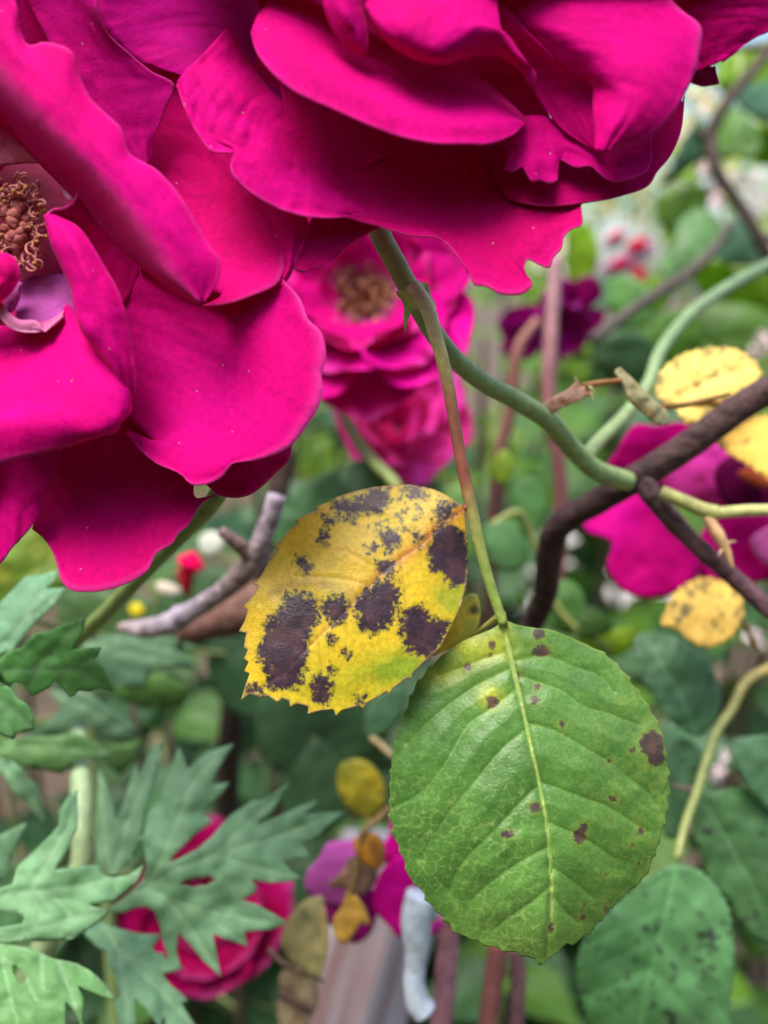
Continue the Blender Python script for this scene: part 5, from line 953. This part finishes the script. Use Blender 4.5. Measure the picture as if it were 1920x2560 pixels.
def bush_branch(label, pts, radii, n_leaf, size, seed, leafmix=(0,1,2,3,5), bark=(70,58,48), keep=None):
    r = random.Random(seed); pts = np.asarray(pts, float); t = thing('bush_branch', label, 'branch', tuple(pts[0]), 'leafy canes of the bush behind')
    tube('stem', t, pts, radii, lin(*bark), M_BARK, sides=8, n=30, px=False, lump=.1, seed=seed)
    sg = np.concatenate([[0], np.cumsum(np.linalg.norm(np.diff(pts, axis=0), axis=1))])
    for i in range(n_leaf):
        s = sg[-1]*(.12 + .88*(i + r.random())/n_leaf); p = Vector([np.interp(s, sg, pts[:, e]) for e in range(3)])
        az = r.uniform(0, 6.28); d = Vector((math.cos(az), math.sin(az), r.uniform(-.2, .5))).normalized(); ln = size*r.uniform(2.0, 2.8)
        droop = Vector((0, 0, -1)); end = p + d*ln + droop*ln*.25
        tube('rachis', t, [tuple(p), tuple(p + d*ln*.55), tuple(end)], [1.0, .8, .5], lin(120,130,76), M_STEM, sides=5, n=7, px=False)
        side = d.cross(Vector((0, 0, 1))).normalized()
        for q, sg_ in ((.45, 1), (.45, -1), (.75, 1), (.75, -1), (1.0, 0)):
            b = p.lerp(p + d*ln*.55, min(1, q/.55)) if q < .55 else (p + d*ln*.55).lerp(end, (q-.55)/.45)
            dirv = (side*sg_*1.0 + d*(.35 if sg_ else 1.0) + Vector((r.uniform(-.2,.2), r.uniform(-.2,.2), r.uniform(-.6,.1)))).normalized()
            nrm = (Vector((r.uniform(-.5,.5), r.uniform(-.7,.2), 1))).normalized(); xx_ = dirv.cross(nrm).normalized(); nn = xx_.cross(dirv)
            M_ = Matrix((xx_, dirv, nn)).transposed().to_4x4(); M_.translation = b; sz = size*r.uniform(.8, 1.25)
            if keep and not keep(b): continue
            o = bpy.data.objects.new('leaflet', LM[r.choice(leafmix)]); COL.objects.link(o); o.parent = t
            o.matrix_parent_inverse = PINV[t.name]; o.matrix_basis = M_ @ Matrix.Diagonal((sz, sz, sz, 1))
    return t
def cane_pts(x, y, lean_x, lean_y, h, r):
    return [(x, y, -.02), (x + lean_x*.25 + r.uniform(-.02,.02), y + lean_y*.2, h*.35), (x + lean_x*.6, y + lean_y*.6, h*.7), (x + lean_x, y + lean_y, h)]
r9 = random.Random(21)
k = 0
for (x0, x1, y0, y1, h0, h1, cnt, mixl, lab) in (
    (-.24, .04, .40, .62, .70, .98, 13, (0,1,3,3,5,3), 'leafy cane in the deep shade behind the mugwort and open rose'),
    (-.24, -.07, .34, .46, .62, .86, 9, (0,1,3,3,5,3), 'low leafy cane in the dark gaps under the mugwort'),
    (-.02, .16, .40, .62, .60, .84, 9, (0,1,3,5,2), 'leafy cane in the shade behind the round green leaf'),
    (.08, .26, .46, .66, .80, 1.02, 8, (0,1,2,5,4), 'leafy cane behind the dark forking cane'),
    (.0, .2, .62, .9, .86, 1.12, 10, (0,1,2,5,4), 'leafy cane behind the reddish upright stems'),
    (-.30, .12, .66, .95, .85, 1.12, 8, (0,1,2,5), 'leafy cane deep in the bush, far behind the ruffled rose'),
    (.14, .46, .68, 1.0, .80, 1.06, 8, (0,2,4,4,5), 'well lit leafy cane far behind the backlit shrub')):
    for i in range(cnt):
        x = x0 + (x1 - x0)*(i + r9.random())/cnt; y = r9.uniform(y0, y1); hh_ = r9.uniform(h0, h1)
        pts = np.array(cane_pts(x, y, r9.uniform(-.05,.05), r9.uniform(-.02,.05), hh_, r9))
        bush_branch(lab, pts, [5, 4.5, 3.5, 2], 11, r9.uniform(.038, .048), 100 + k, mixl)['group'] = lab.replace('leafy cane', 'leafy canes').replace('well lit', 'lit'); k += 1

# far hedge beyond the path: one mass of leaves
def hedge(label, seed, x0, x1, yc, hgt, n, thin, pale, name='hedge', along_x=True, size=(.03, .07)):
    r = np.random.RandomState(seed); x = r.uniform(x0, x1, n); z = r.uniform(0, 1, n); top = hgt + .5*(fbm(x*1.1+40, x*0, 5)-.3); z = z**(1.25 if thin else .9)*top; y = yc + r.uniform(-.5, .5, n)*(1 if thin else .6)
    s = r.uniform(*size, n); a = r.normal(size=(n, 3)); a /= np.linalg.norm(a, axis=1)[:, None]; b = np.cross(a, r.normal(size=(n, 3))); b /= np.linalg.norm(b, axis=1)[:, None]
    kp = fbm(x*2.2, z*2.2, 8, 3) + .10*r.rand(n) < (.60 - .06*(z > .9) if thin else 2.0); x, y, z, s, a, b = x[kp], y[kp], z[kp], s[kp], a[kp], b[kp]; n = len(x)
    c = np.column_stack([x, y, z] if along_x else [y, x, z]); V = np.stack([c - a*s[:, None], c + b*s[:, None]*.55, c + a*s[:, None], c - b*s[:, None]*.55], 1).reshape(-1, 3)
    k = r.randint(0, 5, n); k = np.where((r.rand(n) < pale) & (z > 1.15), 5, k)
    colr = np.repeat(np.array([lin(94,134,56), lin(120,160,66), lin(150,180,90), lin(80,114,66), lin(130,170,60), lin(230,214,220)])[k], 4, axis=0)
    o = link(name, make_mesh(name, V, np.arange(n*4).reshape(-1, 4), colr, False), M_LEAF_FAR); o['kind'] = 'stuff'; o['label'] = label; o['category'] = 'hedge'
hedge('far green hedge beyond the gravel path, dotted with pale blossom', 3, -4.5, 4.5, 5.2, 2.3, 26000, True, .3)
hedge('unseen hedge added behind the camera to block low sky light', 4, -4.0, 4.0, -1.5, 1.9, 13000, False, 0.0, size=(.06, .12))  # added out of view so overhead light dominates and petals gain contrast
hedge('unseen hedge added on the left to block low sky light', 6, -1.3, 4.5, -2.4, 2.3, 12000, False, 0.0, along_x=False, size=(.06, .12))  # second added hedge out of view, cutting low light from the side
